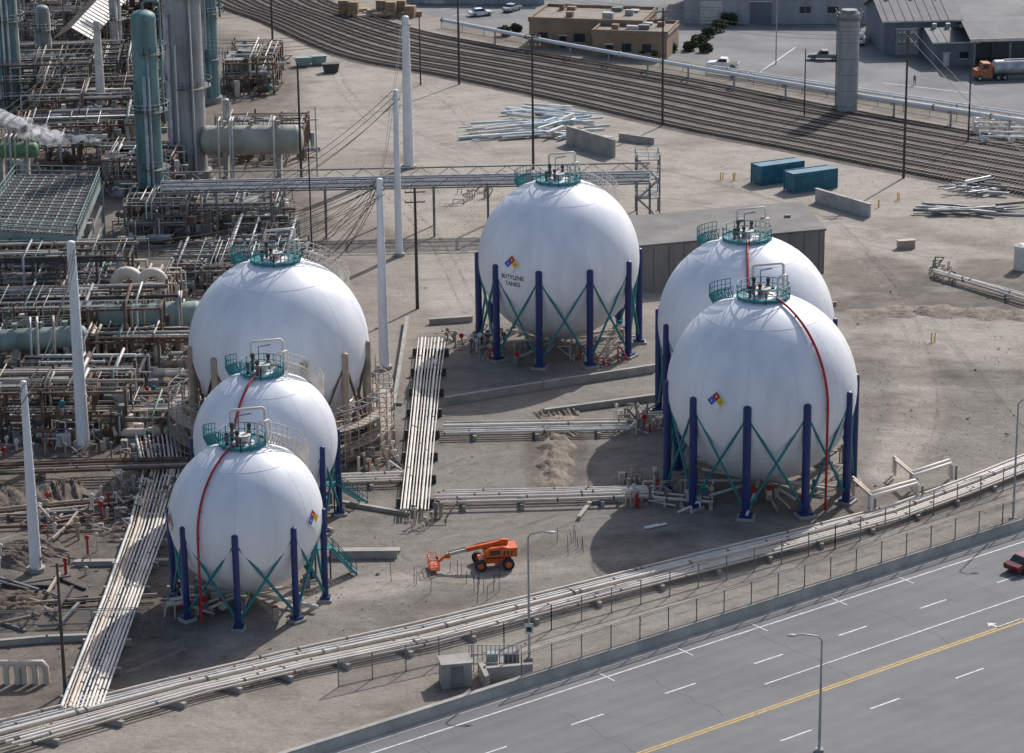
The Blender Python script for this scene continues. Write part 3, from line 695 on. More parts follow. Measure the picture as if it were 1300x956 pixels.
# ---------------- poles ----------------
def tall(u,vb,vt,r1,r2,m=white,name='tapered_steel_pole'):
    b=MB(); p=G(u,vb); z=zat(p,vt); b.cyl(p+V(0,0,.4),p+V(0,0,z),r1,m,r2,seg=20); b.cyl(p,p+V(0,0,.4),r1*1.5,conc,seg=20)
    for k in range(6):
        zz=z*(.12+.14*k); b.cyl(p+V(0,0,zz),p+V(0,0,zz+.12),(r1+(r2-r1)*zz/z)*1.05,m,seg=20)
    for k in range(int(z/.8)): b.beam(p+V(r1*.9,-.3,.8+k*.8),p+V(r1*.9,.0,.8+k*.8),.04,steel)
    b.ball(p+V(0,0,z),r2,m,12,6,(1,1,.5)); 
    b.box((p.x,p.y,z-1.2),(r2*3.2,.15,.15),steel); b.obj(name); return p,z
T1=tall(106,568,308,.68,.42); T2=tall(46,725,485,.55,.28); T3=tall(488,468,228,.58,.34); T4=tall(507,325,115,.5,.3); T5=tall(519,213,22,.8,.5); T6=tall(130,160,28,.8,.5,offw)
def upole(u,vb,vt,arm=True,r=.2,m=wood):
    b=MB(); p=G(u,vb); z=zat(p,vt); b.cyl(p,p+V(0,0,z),r,m,r*.65,seg=10)
    if arm:
        for dz in (.6,1.8): 
            b.beam(p+V(-1.2,0,z-dz),p+V(1.2,.3,z-dz),.14,m)
            for x in (-1.1,-.5,.5,1.1): b.cyl(p+V(x,.1,z-dz),p+V(x,.1,z-dz+.3),.06,offw,seg=6)
    b.obj('utility_pole'); return p,z
UP1=upole(677,215,42); upole(530,392,238,True,.22); UP2=upole(583,107,-40); UP3=upole(841,160,10); UP4=upole(1147,226,38); UP5=upole(1229,182,76,False,.14)
upole(1021,150,62,False,.12); upole(985,82,-20,False,.12,galv); upole(383,235,80,False,.2); upole(83,880,715,False,.16); upole(346,50,-40); upole(534,108,20,False,.14); upole(396,320,170,False,.12); upole(403,225,135,False,.12,galv)
def street_lamp(u,vb,vt,side,L_=1.9,sign=False):
    b=MB(); p=G(u,vb); z=zat(p,vt); b.box((p.x,p.y,0),(.6,.6,.3),conc); b.cyl(p+V(0,0,.3),p+V(0,0,z-.4),.12,galv,.07,seg=10)
    q=p+V(0,0,z-.4); b.tube([q,q+V(side*.3,0,.3),q+V(side*L_*.7,-.1,.5),q+V(side*L_,-.1,.45)],.06,galv,8)
    e=q+V(side*(L_+.25),-.1,.42); b.ball(e,.4,offw,12,6,(1,.45,.3))
    if sign: b.box((p.x,p.y-.2,2.4),(.7,.05,.9),offw); b.box((p.x,p.y-.25,2.6),(.4,.04,.4),black)
    b.obj('street_lamp')
street_lamp(672,838,676,1,1.6,True); street_lamp(1286,660,507,1,1.2); street_lamp(1040,955,806,-1,2.0)
def wires(p,q,n,sag,name='overhead_wires',spread=.6,r=.035):
    b=MB()
    for k in range(n):
        o=V(U(-spread,spread),U(-spread,spread),-k*.5)
        pts=[]
        for i in range(15):
            t=i/14; pts.append(p.lerp(q,t)+o*(1-.3*t)+V(0,0,-4*sag*t*(1-t)*(1+.25*k/n)))
        b.tube(pts,r,black,4)
    b.obj(name)
def topof(T): return V(T[0].x,T[0].y,T[1])
for tgt,n in ((G(395,330,9),4),(G(230,345,10),5),(topof(T1),4),(G(230,430,6),3),(G(160,300,12),4)): wires(topof(T3),tgt,n,2.2)
wires(topof(T4),topof(T3),4,1.5); wires(topof(T5),topof(T4),4,1.5); wires(topof(T4),G(250,270,12),4,2); wires(topof(T5),topof(T6),4,3)
wires(topof(T1),topof(T2),4,2); wires(topof(T1),G(-40,330,14),5,2); wires(topof(T1),G(-40,400,10),5,2); wires(topof(T2),G(-60,560,14),4,1); wires(topof(T6),G(-40,170,22),4,1.5)
wires(topof(UP2),topof(UP3),3,1.2,r=.025); wires(topof(UP3),topof(UP4),3,1.5,r=.025); wires(topof(UP4),G(1400,270,18),3,1.0,r=.025); wires(topof(UP2),G(200,20,20),3,1.5,r=.025)
# ---------------- elevated pipe bridge ----------------
b=MB(); zb=6.5
A=[G(205,232,zb),G(825,219,zb)]; B=[G(205,245,zb),G(825,233,zb)]
for k in range(9):
    t=(k+.5)/9; a=A[0].lerp(B[0],t); c=A[1].lerp(B[1],t); b.cyl(a+V(0,0,.2),c+V(0,0,.2),U(.09,.2),random.choice([silver,steel,galv,galv,steel]),seg=8)
for P_ in (A,B):
    for dz in (0,1.3): b.beam(P_[0]+V(0,0,dz),P_[1]+V(0,0,dz),.18,steel)
    n=34
    for i in range(n): 
        p=P_[0].lerp(P_[1],i/n);q=P_[0].lerp(P_[1],(i+1)/n); b.beam(p,q+V(0,0,1.3),.08,steel) if i%2 else b.beam(p+V(0,0,1.3),q,.08,steel)
n=9
for i in range(n+1):
    a=A[0].lerp(A[1],i/n); c=B[0].lerp(B[1],i/n); b.beam(a,c,.25,steel)
    for q in (a,c): b.beam(V(q.x,q.y,0),q,.28,steel)
b.obj('pipe_bridge')
b=MB(); p=G(822,272); 
for x in (-1.5,1.5):
    for y in (-2,2): b.beam(p+V(x,y,0),p+V(x,y,8.5),.2,steel)
for k in range(3):
    z=2.6*(k+1); b.box((p.x,p.y,z),(3.2,4.2,.1),steel); b.rail([p+V(-1.5,-2,z),p+V(1.5,-2,z),p+V(1.5,2,z),p+V(-1.5,2,z),p+V(-1.5,-2,z)],galv)
for k in range(3):
    s=1 if k%2 else -1; b.beam(p+V(-1.4*s,-2.1,2.6*k),p+V(1.4*s,-2.1,2.6*(k+1)),.22,galv)
    for j in range(9):
        q=(p+V(-1.4*s,-1.7,2.6*k)).lerp(p+V(1.4*s,-1.7,2.6*(k+1)),j/9); b.box(tuple(q),(.3,.8,.05),galv)
b.obj('stair_tower')
# ---------------- process area ----------------
def column(u,vb,vt,r,m,name='process_column',plats=3,ztop=None):
    b=MB(); p=G(u,vb); z=zat(p,vt) if ztop is None else ztop
    b.cyl(p,p+V(0,0,1.0),r*1.25,conc,seg=24); b.cyl(p+V(0,0,1),p+V(0,0,z),r,m,seg=32); b.ball(p+V(0,0,z),r,m,32,12,(1,1,.6))
    for k in range(int(z/2.4)): b.cyl(p+V(0,0,1.6+k*2.4),p+V(0,0,1.68+k*2.4),r*1.012,m,seg=32)
    for k in range(plats):
        zz=z*(k+1)/(plats+.6); n=14; a0=U(-1.5,.5)
        ring=[p+V(math.cos(a0-2.2+i*.3)*(r+1.1),math.sin(a0-2.2+i*.3)*(r+1.1),zz) for i in range(n)]; rin=[p+V(math.cos(a0-2.2+i*.3)*r,math.sin(a0-2.2+i*.3)*r,zz) for i in range(n)]
        for i in range(n-1): b.quad(ring[i],ring[i+1],rin[i+1],rin[i],steel)
        b.rail(ring,offw if k%2 else steel)
    for k in range(4):
        a=U(-2.6,-.4); q=p+V(math.cos(a)*(r+.35),math.sin(a)*(r+.35),0); z1=z*U(.5,.98); b.tube([q+V(0,0,1),q+V(0,0,z1),p+V(0,0,z1+.2)],U(.12,.28),random.choice([silver,m,cream2]),8)
    a=-1.2; q=p+V(math.cos(a)*(r+.3),math.sin(a)*(r+.3),0)
    for s in (-.22,.22): b.beam(q+V(s,0,1),q+V(s,0,z),.06,steel)
    for k in range(int(z/.5)): b.beam(q+V(-.22,0,1+k*.5),q+V(.22,0,1+k*.5),.04,steel)
    if r>1.2:
        q=p+V(0,0,z+r*.5); b.tube([q,q+V(0,0,1.0),q+V(.3,0,1.3),q+V(r+.3,0,1.3),q+V(r+.5,-.2,1.0),q+V(r+.5,-.2,-z*.5)],.18,m,10)
    return b.obj(name)
column(195,283,22,1.65,tealcol,plats=3); column(242,224,0,2.5,greycol,plats=2,ztop=34); column(268,130,0,1.5,tealcol,plats=3,ztop=26); column(14,140,0,1.9,tealcol,plats=3,ztop=26)
column(222,190,0,.9,silver,plats=2,ztop=28); column(150,90,0,1.0,greycol,ztop=16); column(60,120,0,1.1,greycol,ztop=14,plats=2); column(290,205,0,.5,silver,ztop=9,plats=1)
def hvessel(u,v,L_,r,zc,ang,m,name='horizontal_vessel'):
    b=MB(); p=G(u,v); d=V(math.cos(ang),math.sin(ang),0); a=p-d*L_/2+V(0,0,zc); c=p+d*L_/2+V(0,0,zc)
    b.cyl(a,c,r,m,seg=32)
    for e in (a,c):
        n=6; s=-1 if e is a else 1
        q=[e+d*s*r*.5*math.sin(i/n*math.pi/2) for i in range(n+1)]
        for i in range(n): b.tube([q[i],q[i+1]],r*math.cos(i/n*math.pi/2),m,32,max(.02,r*math.cos((i+1)/n*math.pi/2)),False)
    for t in (.2,.5,.8):
        q=a.lerp(c,t); b.cyl(q-d*.06,q+d*.06,r*1.02,m,seg=32); b.cyl(q,q+V(0,0,r+.6),.22,m,seg=10); b.cyl(q+V(0,0,r+.5),q+V(0,0,r+.65),.35,m,seg=10)
    for t in (.2,.8):
        q=a.lerp(c,t); b.box((q.x,q.y,0),(.6,r*1.5,zc-r*.6),conc,ang)
    top=[a.lerp(c,t)+V(0,0,r+.05) for t in (.1,.5,.9)]; side=V(-d.y,d.x,0)
    for s in (-.5,.5): b.rail([t+side*s for t in top],steel)
    for k in range(4):
        q=a.lerp(c,U(.1,.9)); b.tube([q+V(0,0,r),q+V(0,0,r+1.2),q-side*(r+1)+V(0,0,r+1.2),q-side*(r+1)-V(0,0,zc-.3)],.14,random.choice([cream,silver,tan]),8)
    return b.obj(name)
hvessel(322,226,12.5,2.1,5.5,rad(0),beigevs); hvessel(192,442,10.5,1.75,3.6,rad(3),tealvs); hvessel(55,480,9,1.2,4.5,rad(8),tealvs); hvessel(20,235,6,1.1,5,rad(0),mat('vessel_green',(.12,.25,.12),.6,var=.2))
PM=[cream,tan,tan,silver,offw,cream2,rust,rust,steel,steel,tealvs,dark,greycol,greycol]
def unit(u,v,w,d,h,levels,npx,npy,rot=0.0,sm=None,clutter=20,name='pipe_rack',pm=PM,rails=True):
    b=MB(); p=G(u,v); b.M=Matrix.Translation(p)@Matrix.Rotation(rot,4,'Z'); sm=sm or steel
    nx=max(1,round(w/4)); ny=max(1,round(d/4)); lev=[h*(k+1)/levels for k in range(levels)]
    for i in range(nx+1):
        for j in range(ny+1):
            x=w*i/nx;y=d*j/ny; b.beam((x,y,0),(x,y,h+U(0,1.0)),.26,sm)
            if random.random()<.35 and i<nx: b.beam((x,y,0),(x+w/nx,y,lev[0]),.12,sm)
    for z in lev:
        for i in range(nx+1): b.beam((w*i/nx,0,z),(w*i/nx,d,z),.24,sm)
        for j in range(ny+1): b.beam((0,d*j/ny,z),(w,d*j/ny,z),.24,sm)
        for k in range(npx):
            y=U(0,d); r=random.choice([U(.05,.12),U(.05,.12),U(.12,.24)]); x0=U(-2,w*.3);x1=U(w*.6,w+2); zz=z+.15+r; pts=[(x0,y,zz),(x1,y,zz)]
            if random.random()<.6: pts.append((x1,y,max(.3,zz-U(1,h))))
            if random.random()<.4: pts.insert(0,(x0,y,max(.3,zz-U(1,h))))
            b.tube(pts,r,random.choice(pm),8)
        for k in range(npy):
            x=U(0,w); r=random.choice([U(.05,.12),U(.05,.12),U(.12,.22)]); y0=U(-1.5,d*.3);y1=U(d*.6,d+1.5); zz=z+.55+r; pts=[(x,y0,zz),(x,y1,zz)]
            if random.random()<.7: pts.insert(0,(x,y0,max(.3,zz-U(1,h))))
            b.tube(pts,r,random.choice(pm),8)
        if rails:
            b.rail([(0,-.2,z),(w,-.2,z)],random.choice([steel,offw,sm]))
            for _ in range(2):
                x=U(0,w*.7); b.box((x+1.2,d*U(.3,.7),z+.1),(U(1.5,3.5),d*.4,.08),random.choice([steel,dark]))
    for k in range(clutter):
        x,y=U(-1,w+1),U(-2,d+1); z=random.choice([0]+lev[:-1]) if 0<y<d else 0; t=random.random(); m=random.choice(pm)
        if t<.25: b.cyl((x,y,z),(x,y,z+U(1,3)),U(.15,.5),m,seg=12)
        elif t<.45: b.box((x,y,z),(U(.4,1.5),U(.4,1.2),U(.4,1.4)),m,U(-.2,.2))
        elif t<.65: b.tube([(x,y,z),(x,y,z+U(.8,2.5)),(x+U(-2,2),y,z+U(.8,2.5)),(x+U(-2,2),y+U(-1,1),z)],U(.06,.16),m,8)
        elif t<.85:
            zz=z+U(.5,1.6); b.cyl((x,y-.1,zz),(x,y+.1,zz),U(.2,.4),random.choice([steel,steel,m,m,teal]),seg=10); b.cyl((x,y,z),(x,y,zz),.08,m,seg=6)
        else: b.cyl((x-U(.8,2),y,z+1),(x+U(.8,2),y,z+1),U(.2,.55),m,seg=14)
    b.M=None; return b.obj(name)
unit(215,372,16,14,2.6,1,11,10,0,clutter=110,rails=False,name='valve_manifold')
unit(225,300,13,14,3.4,1,10,9,0,clutter=90,rails=True,name='valve_manifold')
unit(285,345,8,18,2.2,1,6,8,0,clutter=70,rails=False,name='valve_manifold')
unit(-70,470,24,9,6.5,2,13,10,rad(2),rust,80); unit(-75,420,22,9,8,3,11,9,rad(2),dark,70); unit(-40,368,14,9,8,2,10,9,rad(2),steel,60)
unit(60,445,8,10,5,2,9,8,rad(2),steel,50); unit(-50,560,17,8,5,2,9,8,0,rust,70); unit(110,480,12,5,4,1,9,8,0,rust,60)
unit(20,215,18,12,6,2,12,10,rad(5),rust,80); unit(40,170,20,18,5,2,13,10,rad(5),rust,80); unit(-60,150,26,20,8,3,11,9,rad(5),dark,80); unit(130,128,12,16,6,2,10,8,rad(5),rust,70)
unit(280,205,12,14,4,1,10,8,0,rust,60,name='valve_manifold'); unit(285,120,8,20,5,2,8,8,0,rust,60); unit(25,60,16,24,9,3,10,9,rad(5),steel,60); unit(130,50,14,22,8,2,9,9,rad(5),rust,60)
unit(160,310,8,12,5,2,9,8,0,steel,60); unit(130,250,10,12,5,2,9,8,0,rust,60); unit(150,560,9,9,2.2,1,7,10,0,rust,50,rails=False)
unit(20,520,13,7,3.5,1,10,8,0,dark,60); unit(120,405,9,7,4,1,8,8,0,rust,50); unit(-50,300,10,10,4,1,9,8,0,rust,50); unit(215,430,10,6,2.2,1,7,7,0,steel,40,rails=False)
unit(5,20,14,20,12,3,9,8,rad(5),dark,40); unit(190,45,8,16,10,3,8,8,rad(5),rust,40)
b=MB(); a=G(95,112,0); c=G(160,34,0); d=(c-a); s=V(d.y,-d.x,0).normalized()
for o0,z0,o1,z1 in ((-3.2,8,0,10),(0,10,3.2,8)): b.quad(a+s*o0+V(0,0,z0),c+s*o0+V(0,0,z0),c+s*o1+V(0,0,z1),a+s*o1+V(0,0,z1),offw)
for i in range(24):
    q=a.lerp(c,i/23); b.beam(q-s*3.3+V(0,0,8.03),q+V(0,0,10.05),.16,tan); b.beam(q+s*3.3+V(0,0,8.03),q+V(0,0,10.05),.16,tan)
for i in range(8):
    q=a.lerp(c,i/7)
    for o in (-3,3): b.beam(q+s*o,q+s*o+V(0,0,8),.3,rust)
b.obj('compressor_shed')
b=MB(); z=9.0; c4=[G(-30,292,z),G(98,300,z),G(128,226,z),G(20,224,z)]
b.prism(c4,z-1.2,z,tealvs)
for i in range(26):
    t=i/25; b.beam(c4[0].lerp(c4[1],t)+V(0,0,.1),c4[3].lerp(c4[2],t)+V(0,0,.1),.16,dark if i%3 else tealvs)
for i in range(18):
    t=i/17; b.beam(c4[0].lerp(c4[3],t)+V(0,0,.22),c4[1].lerp(c4[2],t)+V(0,0,.22),.14,steel)
dk=[q+V(0,0,.06) for q in c4]; b.quad(*dk,dark)
top=[q+V(0,0,.2) for q in c4]; b.rail(top+[top[0]],tealvs,1.3,.07)
for i in range(6):
    for P_,Q_ in ((c4[0],c4[1]),(c4[3],c4[2])):
        q=P_.lerp(Q_,i/5); b.beam(V(q.x,q.y,0),q-V(0,0,1),.4,tealvs)
for zz in (3,5.5): b.beam(V(c4[0].x,c4[0].y,zz),V(c4[1].x,c4[1].y,zz),.3,steel); b.beam(V(c4[1].x,c4[1].y,zz),V(c4[2].x,c4[2].y,zz),.3,steel)
b.obj('air_cooler_bank')
b=MB()
for x,r in ((148,.7),(180,.55)):
    p=G(x,430); pts=[p+V(0,2,0),p+V(0,2,6)]+[p+V(1.3-1.3*math.cos(t*math.pi/8),2,6+1.3*math.sin(t*math.pi/8)) for t in range(1,8)]+[p+V(2.6,2,6),p+V(2.6,2,4)]
    b.tube(pts,r,cream,16)
b.obj('process_duct')
b=MB()
for k in range(3):
    q=G(-5+k*14,868); b.tube([q+V(0,0,0),q+V(0,0,1.4),q+V(.3,0,1.8),q+V(2,0,1.8),q+V(2.3,0,1.4),q+V(2.3,0,0)],.28,cream,12)
b.obj('pipe_bends')
b=MB(); c=G(359,560)
for (a0,a1,h) in ((rad(20),rad(125),7.5),(rad(-125),rad(-40),7)):
    n=12
    for i in range(n+1):
        a=a0+(a1-a0)*i/n
        for rr in (9.9,11.3):
            q=V(c.x,c.y,0)+adir(a)*rr; b.beam(q,q+V(0,0,h*U(.75,1)),.09,tan)
        q1=V(c.x,c.y,0)+adir(a)*9.9; q2=V(c.x,c.y,0)+adir(a)*11.3
        for z in (2,4,6): b.beam(q1+V(0,0,z),q2+V(0,0,z),.09,galv)
        if i<n:
            an=a0+(a1-a0)*(i+1)/n
            for rr in (9.9,11.3):
                for z in (1.2,2,3.1,4,5.1,6):
                    b.beam(V(c.x,c.y,z)+adir(a)*rr,V(c.x,c.y,z)+adir(an)*rr,.07,random.choice([galv,tan]))
            for z in (2,4): b.quad(V(c.x,c.y,z)+adir(a)*9.9,V(c.x,c.y,z)+adir(an)*9.9,V(c.x,c.y,z)+adir(an)*11.3,V(c.x,c.y,z)+adir(a)*11.3,tan)
b.obj('scaffolding')
def cluster(u,v,n,sx,sy,name='valve_cluster',pm=(cream,cream,steel,steel,tan,offw,cream2,steel,tan,red)):
    b=MB(); c=G(u,v)
    for _ in range(n):
        x,y=c.x+U(-sx,sx),c.y+U(-sy,sy); m=random.choice(pm); h=U(.6,1.8)
        if random.random()<.5: b.tube([(x,y,0),(x,y,h),(x+U(-1.5,1.5),y,h),(x+U(-1.5,1.5),y,0.1)],U(.06,.14),m,8)
        else: b.cyl((x,y,0),(x,y,h),U(.06,.16),m,seg=8); b.cyl((x,y-.06,h),(x,y+.06,h),U(.15,.3),m,seg=10)
    b.obj(name)
for a in ((812,628,34,2.5,4),(808,540,24,2,3),(640,445,24,3.5,4),(755,450,18,3,4),(480,585,24,2,5),(585,440,18,2,3),(245,640,34,3,6),(175,640,24,3,5),(450,530,34,3,6),(230,770,12,2,3),
          (600,250,10,2,5),(1060,600,8,1.5,3),(880,640,14,2,3),(540,665,10,1.6,2),(300,620,14,3,3),(1205,350,8,2,3),(60,560,30,6,5),(110,650,24,5,6),(40,700,20,6,6),(200,560,34,4,6),(365,430,20,5,6),(330,270,24,6,8),(420,470,20,4,5),(200,520,24,4,5)): cluster(*a)
b=MB()
for (u,v) in ((1118,262),(1140,255),(915,230),(932,228),(1185,433)):
    for k in range(2):
        p=G(u+U(-3,3),v+U(-2,2)); b.cyl(p,p+V(0,0,1.1),.08,yellow,seg=8)
b.obj('bollard_row')
b=MB()
for _ in range(2600):
    t=random.random()
    u,v=(U(0,1300),U(240,860)) if t<.4 else ((U(0,520),U(480,860)) if t<.85 else (U(1060,1300),U(340,600)))
    p=G(u,v)
    if (p-W0).dot(rn)>-1.5: continue
    r=U(.03,.11) if random.random()<.94 else U(.12,.28)
    vs=[p+V(U(-1,1)*r,U(-1,1)*r,U(-.1,.9)*r) for _ in range(6)]
    b.add(vs,[(0,1,2),(2,1,3),(3,4,5),(0,3,5),(1,4,3),(0,2,4)],random.choice([conc,soil,soil,tan,rust,soil,dsoil]))
b.obj('rubble')
b=MB()
for (u,v) in ((720,690),(735,700),(610,740),(590,735),(625,742),(552,660),(600,760),(520,745)):
    p=G(u,v); 
    for k in range(4): q=p+V(U(-2,2),U(-2,2),0); b.beam(q,q+V(U(-.1,.1),0,U(.8,2.2)),.05,dark)
b.obj('marker_stakes')
pile('steel_pipe_pile',825,850,668,672,2,1.5,2.5,(white,),(.1,.13),(25,),.2)
b=MB()
for k in range(10):
    p=G(150+U(-60,50),560+U(-12,14)); b.box(tuple(p),(U(.5,1),U(.5,1),U(.5,1.2)),orange if k==0 else random.choice([steel,dark,tan]),U(0,1))
b.obj('equipment_box')
b=MB(); p=G(1150,315); b.box(tuple(p),(2.2,.8,1.0),tan,.2); b.box((p.x,p.y,1.0),(2.4,1.0,.1),tan,.2); b.obj('pallet_stack')
b=MB(); p=G(1296,342); b.cyl(p,p+V(0,0,3),.9,offw,seg=20); b.cyl(p+V(0,0,3),p+V(0,0,3.3),.9,offw,.3,seg=20); b.obj('small_storage_tank')
# ---------------- vehicles ----------------
def wheel(b,x,y,r,w,hub=galv):
    b.cyl((x,y-w/2,r),(x,y+w/2,r),r,rubber,seg=20); b.cyl((x,y-w/2-.02,r),(x,y+w/2+.02,r),r*.5,hub,seg=12)
def pickup(u,v,ang,m,kind='pickup',name='pickup_truck'):
    b=MB(); p=G(u,v); b.M=Matrix.Translation(p)@Matrix.Rotation(ang,4,'Z')
    if kind=='pickup':
        b.extr([(-2.7,.55),(-2.7,1.05),(-.6,1.08),(-.6,1.1),(.9,1.12),(1.1,1.1),(2.5,.98),(2.7,.8),(2.7,.5),(2.3,.45),(-2.6,.45)],1.85,m)
        b.extr([(-.85,1.06),(-.7,1.72),(.45,1.75),(1.15,1.09)],1.62,m)
        b.extr([(-.78,1.12),(-.66,1.60),(.40,1.62),(.92,1.12)],1.65,glass); b.add([(1.13,-.7,1.13),(1.13,.7,1.13),(.52,.65,1.70),(.52,-.65,1.70)],[(0,1,2,3)],glass)
        b.box((-1.75,0,1.085),(1.7,1.5,.02),dark); b.box((2.72,0,.5),(.1,1.8,.25),steel)
    else:
        b.extr([(-2.2,.4),(-2.25,.85),(-1.7,.98),(1.0,.98),(2.1,.8),(2.25,.55),(2.2,.35),(-2.1,.35)],1.75,m)
        b.extr([(-1.7,.96),(-1.1,1.4),(.3,1.42),(1.05,.96)],1.45,glass); b.extr([(-1.12,1.38),(-1.0,1.45),(.25,1.46),(.35,1.4)],1.42,m)
    for x in ((-1.7,1.75) if kind=='pickup' else (-1.35,1.4)):
        for y in (-.82,.82): wheel(b,x,y,.38 if kind=='pickup' else .32,.26)
    for y in (-.65,.65): b.box((2.69 if kind=='pickup' else 2.18,y,.7),(.06,.35,.16),offw); b.box((-2.72 if kind=='pickup' else -2.25,y,.75),(.05,.2,.2),red)
    b.M=None; return b.obj(name)
pickup(918,86,rad(165),white); pickup(1046,76,rad(170),steel); pickup(1108,40,rad(80),white); pickup(1305,722,math.atan2(rd.y,rd.x),carred,'car','parked_car'); pickup(650,14,rad(60),silver,'car','parked_car')
pickup(1090,55,rad(85),white); pickup(610,20,rad(20),white,'car','parked_car')
b=MB(); p=G(1262,101); b.M=Matrix.Translation(p)@Matrix.Rotation(rad(6),4,'Z')@Matrix.Rotation(math.pi,4,'Z')
rustor=mat('faded_orange',(.4,.13,.05),.6,var=.15)
b.box((-4,0,.8),(13,1.0,.25),dark); b.extr([(.6,.9),(.6,2.0),(.9,2.9),(2.2,2.95),(2.3,2.0),(3.4,1.8),(3.5,.7),(.6,.7)],2.3,rustor); b.extr([(1.3,2.05),(1.35,2.7),(2.15,2.72),(2.3,2.05)],2.34,glass)
b.add([(2.27,-.95,2.1),(2.27,.95,2.1),(2.2,.9,2.8),(2.2,-.9,2.8)],[(0,1,2,3)],glass)
b.cyl((-9.8,0,2.1),(.1,0,2.1),1.15,silver,seg=24); b.ball((-9.8,0,2.1),1.15,silver,24,10,(.3,1,1)); b.ball((.1,0,2.1),1.15,silver,24,10,(.3,1,1)); b.box((-5,0,3.2),(7,.6,.12),steel)
for x in (2.7,-.4,-1.5,-7.6,-8.8):
    for y in (-1.0,1.0): wheel(b,x,y,.5,.35)
b.M=None; b.obj('tanker_truck')
# ---------------- boom lift ----------------
b=MB(); p=G(626,719); b.M=Matrix.Translation(p)@Matrix.Rotation(rad(8),4,'Z')@Matrix.Scale(.92,4)
b.box((0,0,.6),(2.9,1.5,.45),orange)
b.box((0,0,1.05),(1.1,1.1,.25),dark)
for x in (-1.35,1.35):
    b.box((x,0,.45),(.3,2.0,.2),dark)
    for y in (-1.15,1.15): b.cyl((x,y-.22,.58),(x,y+.22,.58),.58,rubber,seg=22); b.cyl((x,y-.24,.58),(x,y+.24,.58),.3,orange,seg=14)
b.extr([(-.9,1.3),(-.9,1.9),(-.3,2.2),(.9,2.3),(2.0,2.0),(2.2,1.75),(2.2,1.25)],.75,orange,-.55); b.extr([(-.9,1.3),(-.9,2.0),(.4,2.1),(2.0,1.9),(2.2,1.25)],.75,orange,.55)
b.box((1.85,0,1.25),(.8,1.9,.9),orange); b.box((.1,-.95,1.55),(1.0,.06,.4),dark)
for k in range(3): b.box((1.0+k*.35,-.94,1.45),(.18,.05,.4),dark)
b.extr([(1.4,2.1),(1.5,2.75),(.9,2.8),(-.2,2.35),(-.2,2.0)],.35,orange)
b.beam((1.2,0,2.55),(-2.6,0,1.9),.40,orange); b.beam((-1.9,0,2.02),(-4.5,0,1.5),.28,conclt); b.beam((.3,0,1.8),(-1.2,0,2.0),.18,steel)
b.tube([(1.3,.28,2.7),(-1,.28,2.4),(-4.3,.2,1.7)],.04,black,6)
b.beam((-4.5,0,1.5),(-5.3,0,.85),.2,orange); b.extr([(-4.7,1.2),(-4.3,1.75),(-4.1,1.2)],.4,orange)
b.box((-5.8,0,.3),(.9,2.2,.12),orange)
for x in (-6.25,-5.35):
    for y in (-1.1,-.37,.37,1.1): b.beam((x,y,.35),(x,y,1.45),.06,orange)
for z in (.9,1.45):
    for x in (-6.25,-5.35): b.beam((x,-1.1,z),(x,1.1,z),.06,orange)
    for y in (-1.1,1.1): b.beam((-6.25,y,z),(-5.35,y,z),.06,orange)
b.box((-5.4,0,1.1),(.25,.6,.35),dark)
b.M=None; b.obj('boom_lift')
# ---------------- person ----------------
def person(u,v):
    p=G(u,v); me=bpy.data.meshes.new('person')
    J=[((0,0,.95),.13),((0,0,1.2),.13),((0,0,1.42),.14),((0,0,1.53),.06),((0,.01,1.62),.1),((0,.01,1.72),.085),((.2,0,1.42),.06),((.26,0,1.15),.05),((.27,-.08,.9),.035),((-.2,0,1.42),.06),((-.26,.02,1.15),.05),((-.25,-.06,.9),.035),
       ((.1,0,.85),.1),((.12,-.1,.48),.07),((.12,-.08,.08),.05),((.12,-.22,.05),.04),((-.1,0,.85),.1),((-.12,.1,.48),.07),((-.12,.22,.1),.05),((-.12,.08,.05),.04)]
    E=[(0,1),(1,2),(2,3),(3,4),(4,5),(2,6),(6,7),(7,8),(2,9),(9,10),(10,11),(0,12),(12,13),(13,14),(14,15),(0,16),(16,17),(17,18),(18,19)]
    me.from_pydata([j[0] for j in J],E,[]); ob=bpy.data.objects.new('person',me); S.collection.objects.link(ob); ob.location=p
    ob.modifiers.new('skin','SKIN'); sv=me.skin_vertices[0].data
    for i,j in enumerate(J): sv[i].radius=(j[1],j[1]*.85)
    sv[0].use_root=True; ob.modifiers.new('sub','SUBSURF').levels=1; me.materials.append(cloth)
person(1161,108)
# ---------------- shrubs ----------------
def shrub(u,v,w,h):
    b=MB(); p=G(u,v)
    for k in range(5): a=k*1.26; b.cyl(p,p+V(math.cos(a)*w*.4,math.sin(a)*w*.4,h*.6),.07,bark,.03,seg=6)
    cl=[(V(U(-w,w)*.5,U(-w,w)*.5,h*U(.2,.75)),U(.35,.5)*w) for _ in range(12)]
    for c,r in cl:
        for _ in range(150):
            d=V(random.gauss(0,1),random.gauss(0,1),random.gauss(0,1)).normalized()*r*U(.5,1.0); q=p+c+V(d.x,d.y,d.z*.8)
            if q.z<.05: q.z=.05
            s=U(.1,.22); e=V(U(-1,1),U(-1,1),U(-1,1)).normalized()*s; f=V(U(-1,1),U(-1,1),U(-1,1)).normalized()*s
            b.add([q-e,q+f,q+e,q-f],[(0,1,2,3)],random.choice([leafA,leafA,leafB]))
    b.obj('shrub')
for a in ((876,64,1.6,2.0),(888,58,1.8,2.3),(900,48,1.8,2.3),(914,40,2,2.4),(926,32,2,2.2),(686,58,1.6,2),(800,70,1.4,1.5),(815,73,1.4,1.4),(830,74,1.3,1.5),(640,46,1.5,1.8),(655,40,1.3,1.6),(1290,60,2,2.5),(896,66,1.5,1.8),(850,66,1.6,2.0)): shrub(*a)
b=MB()
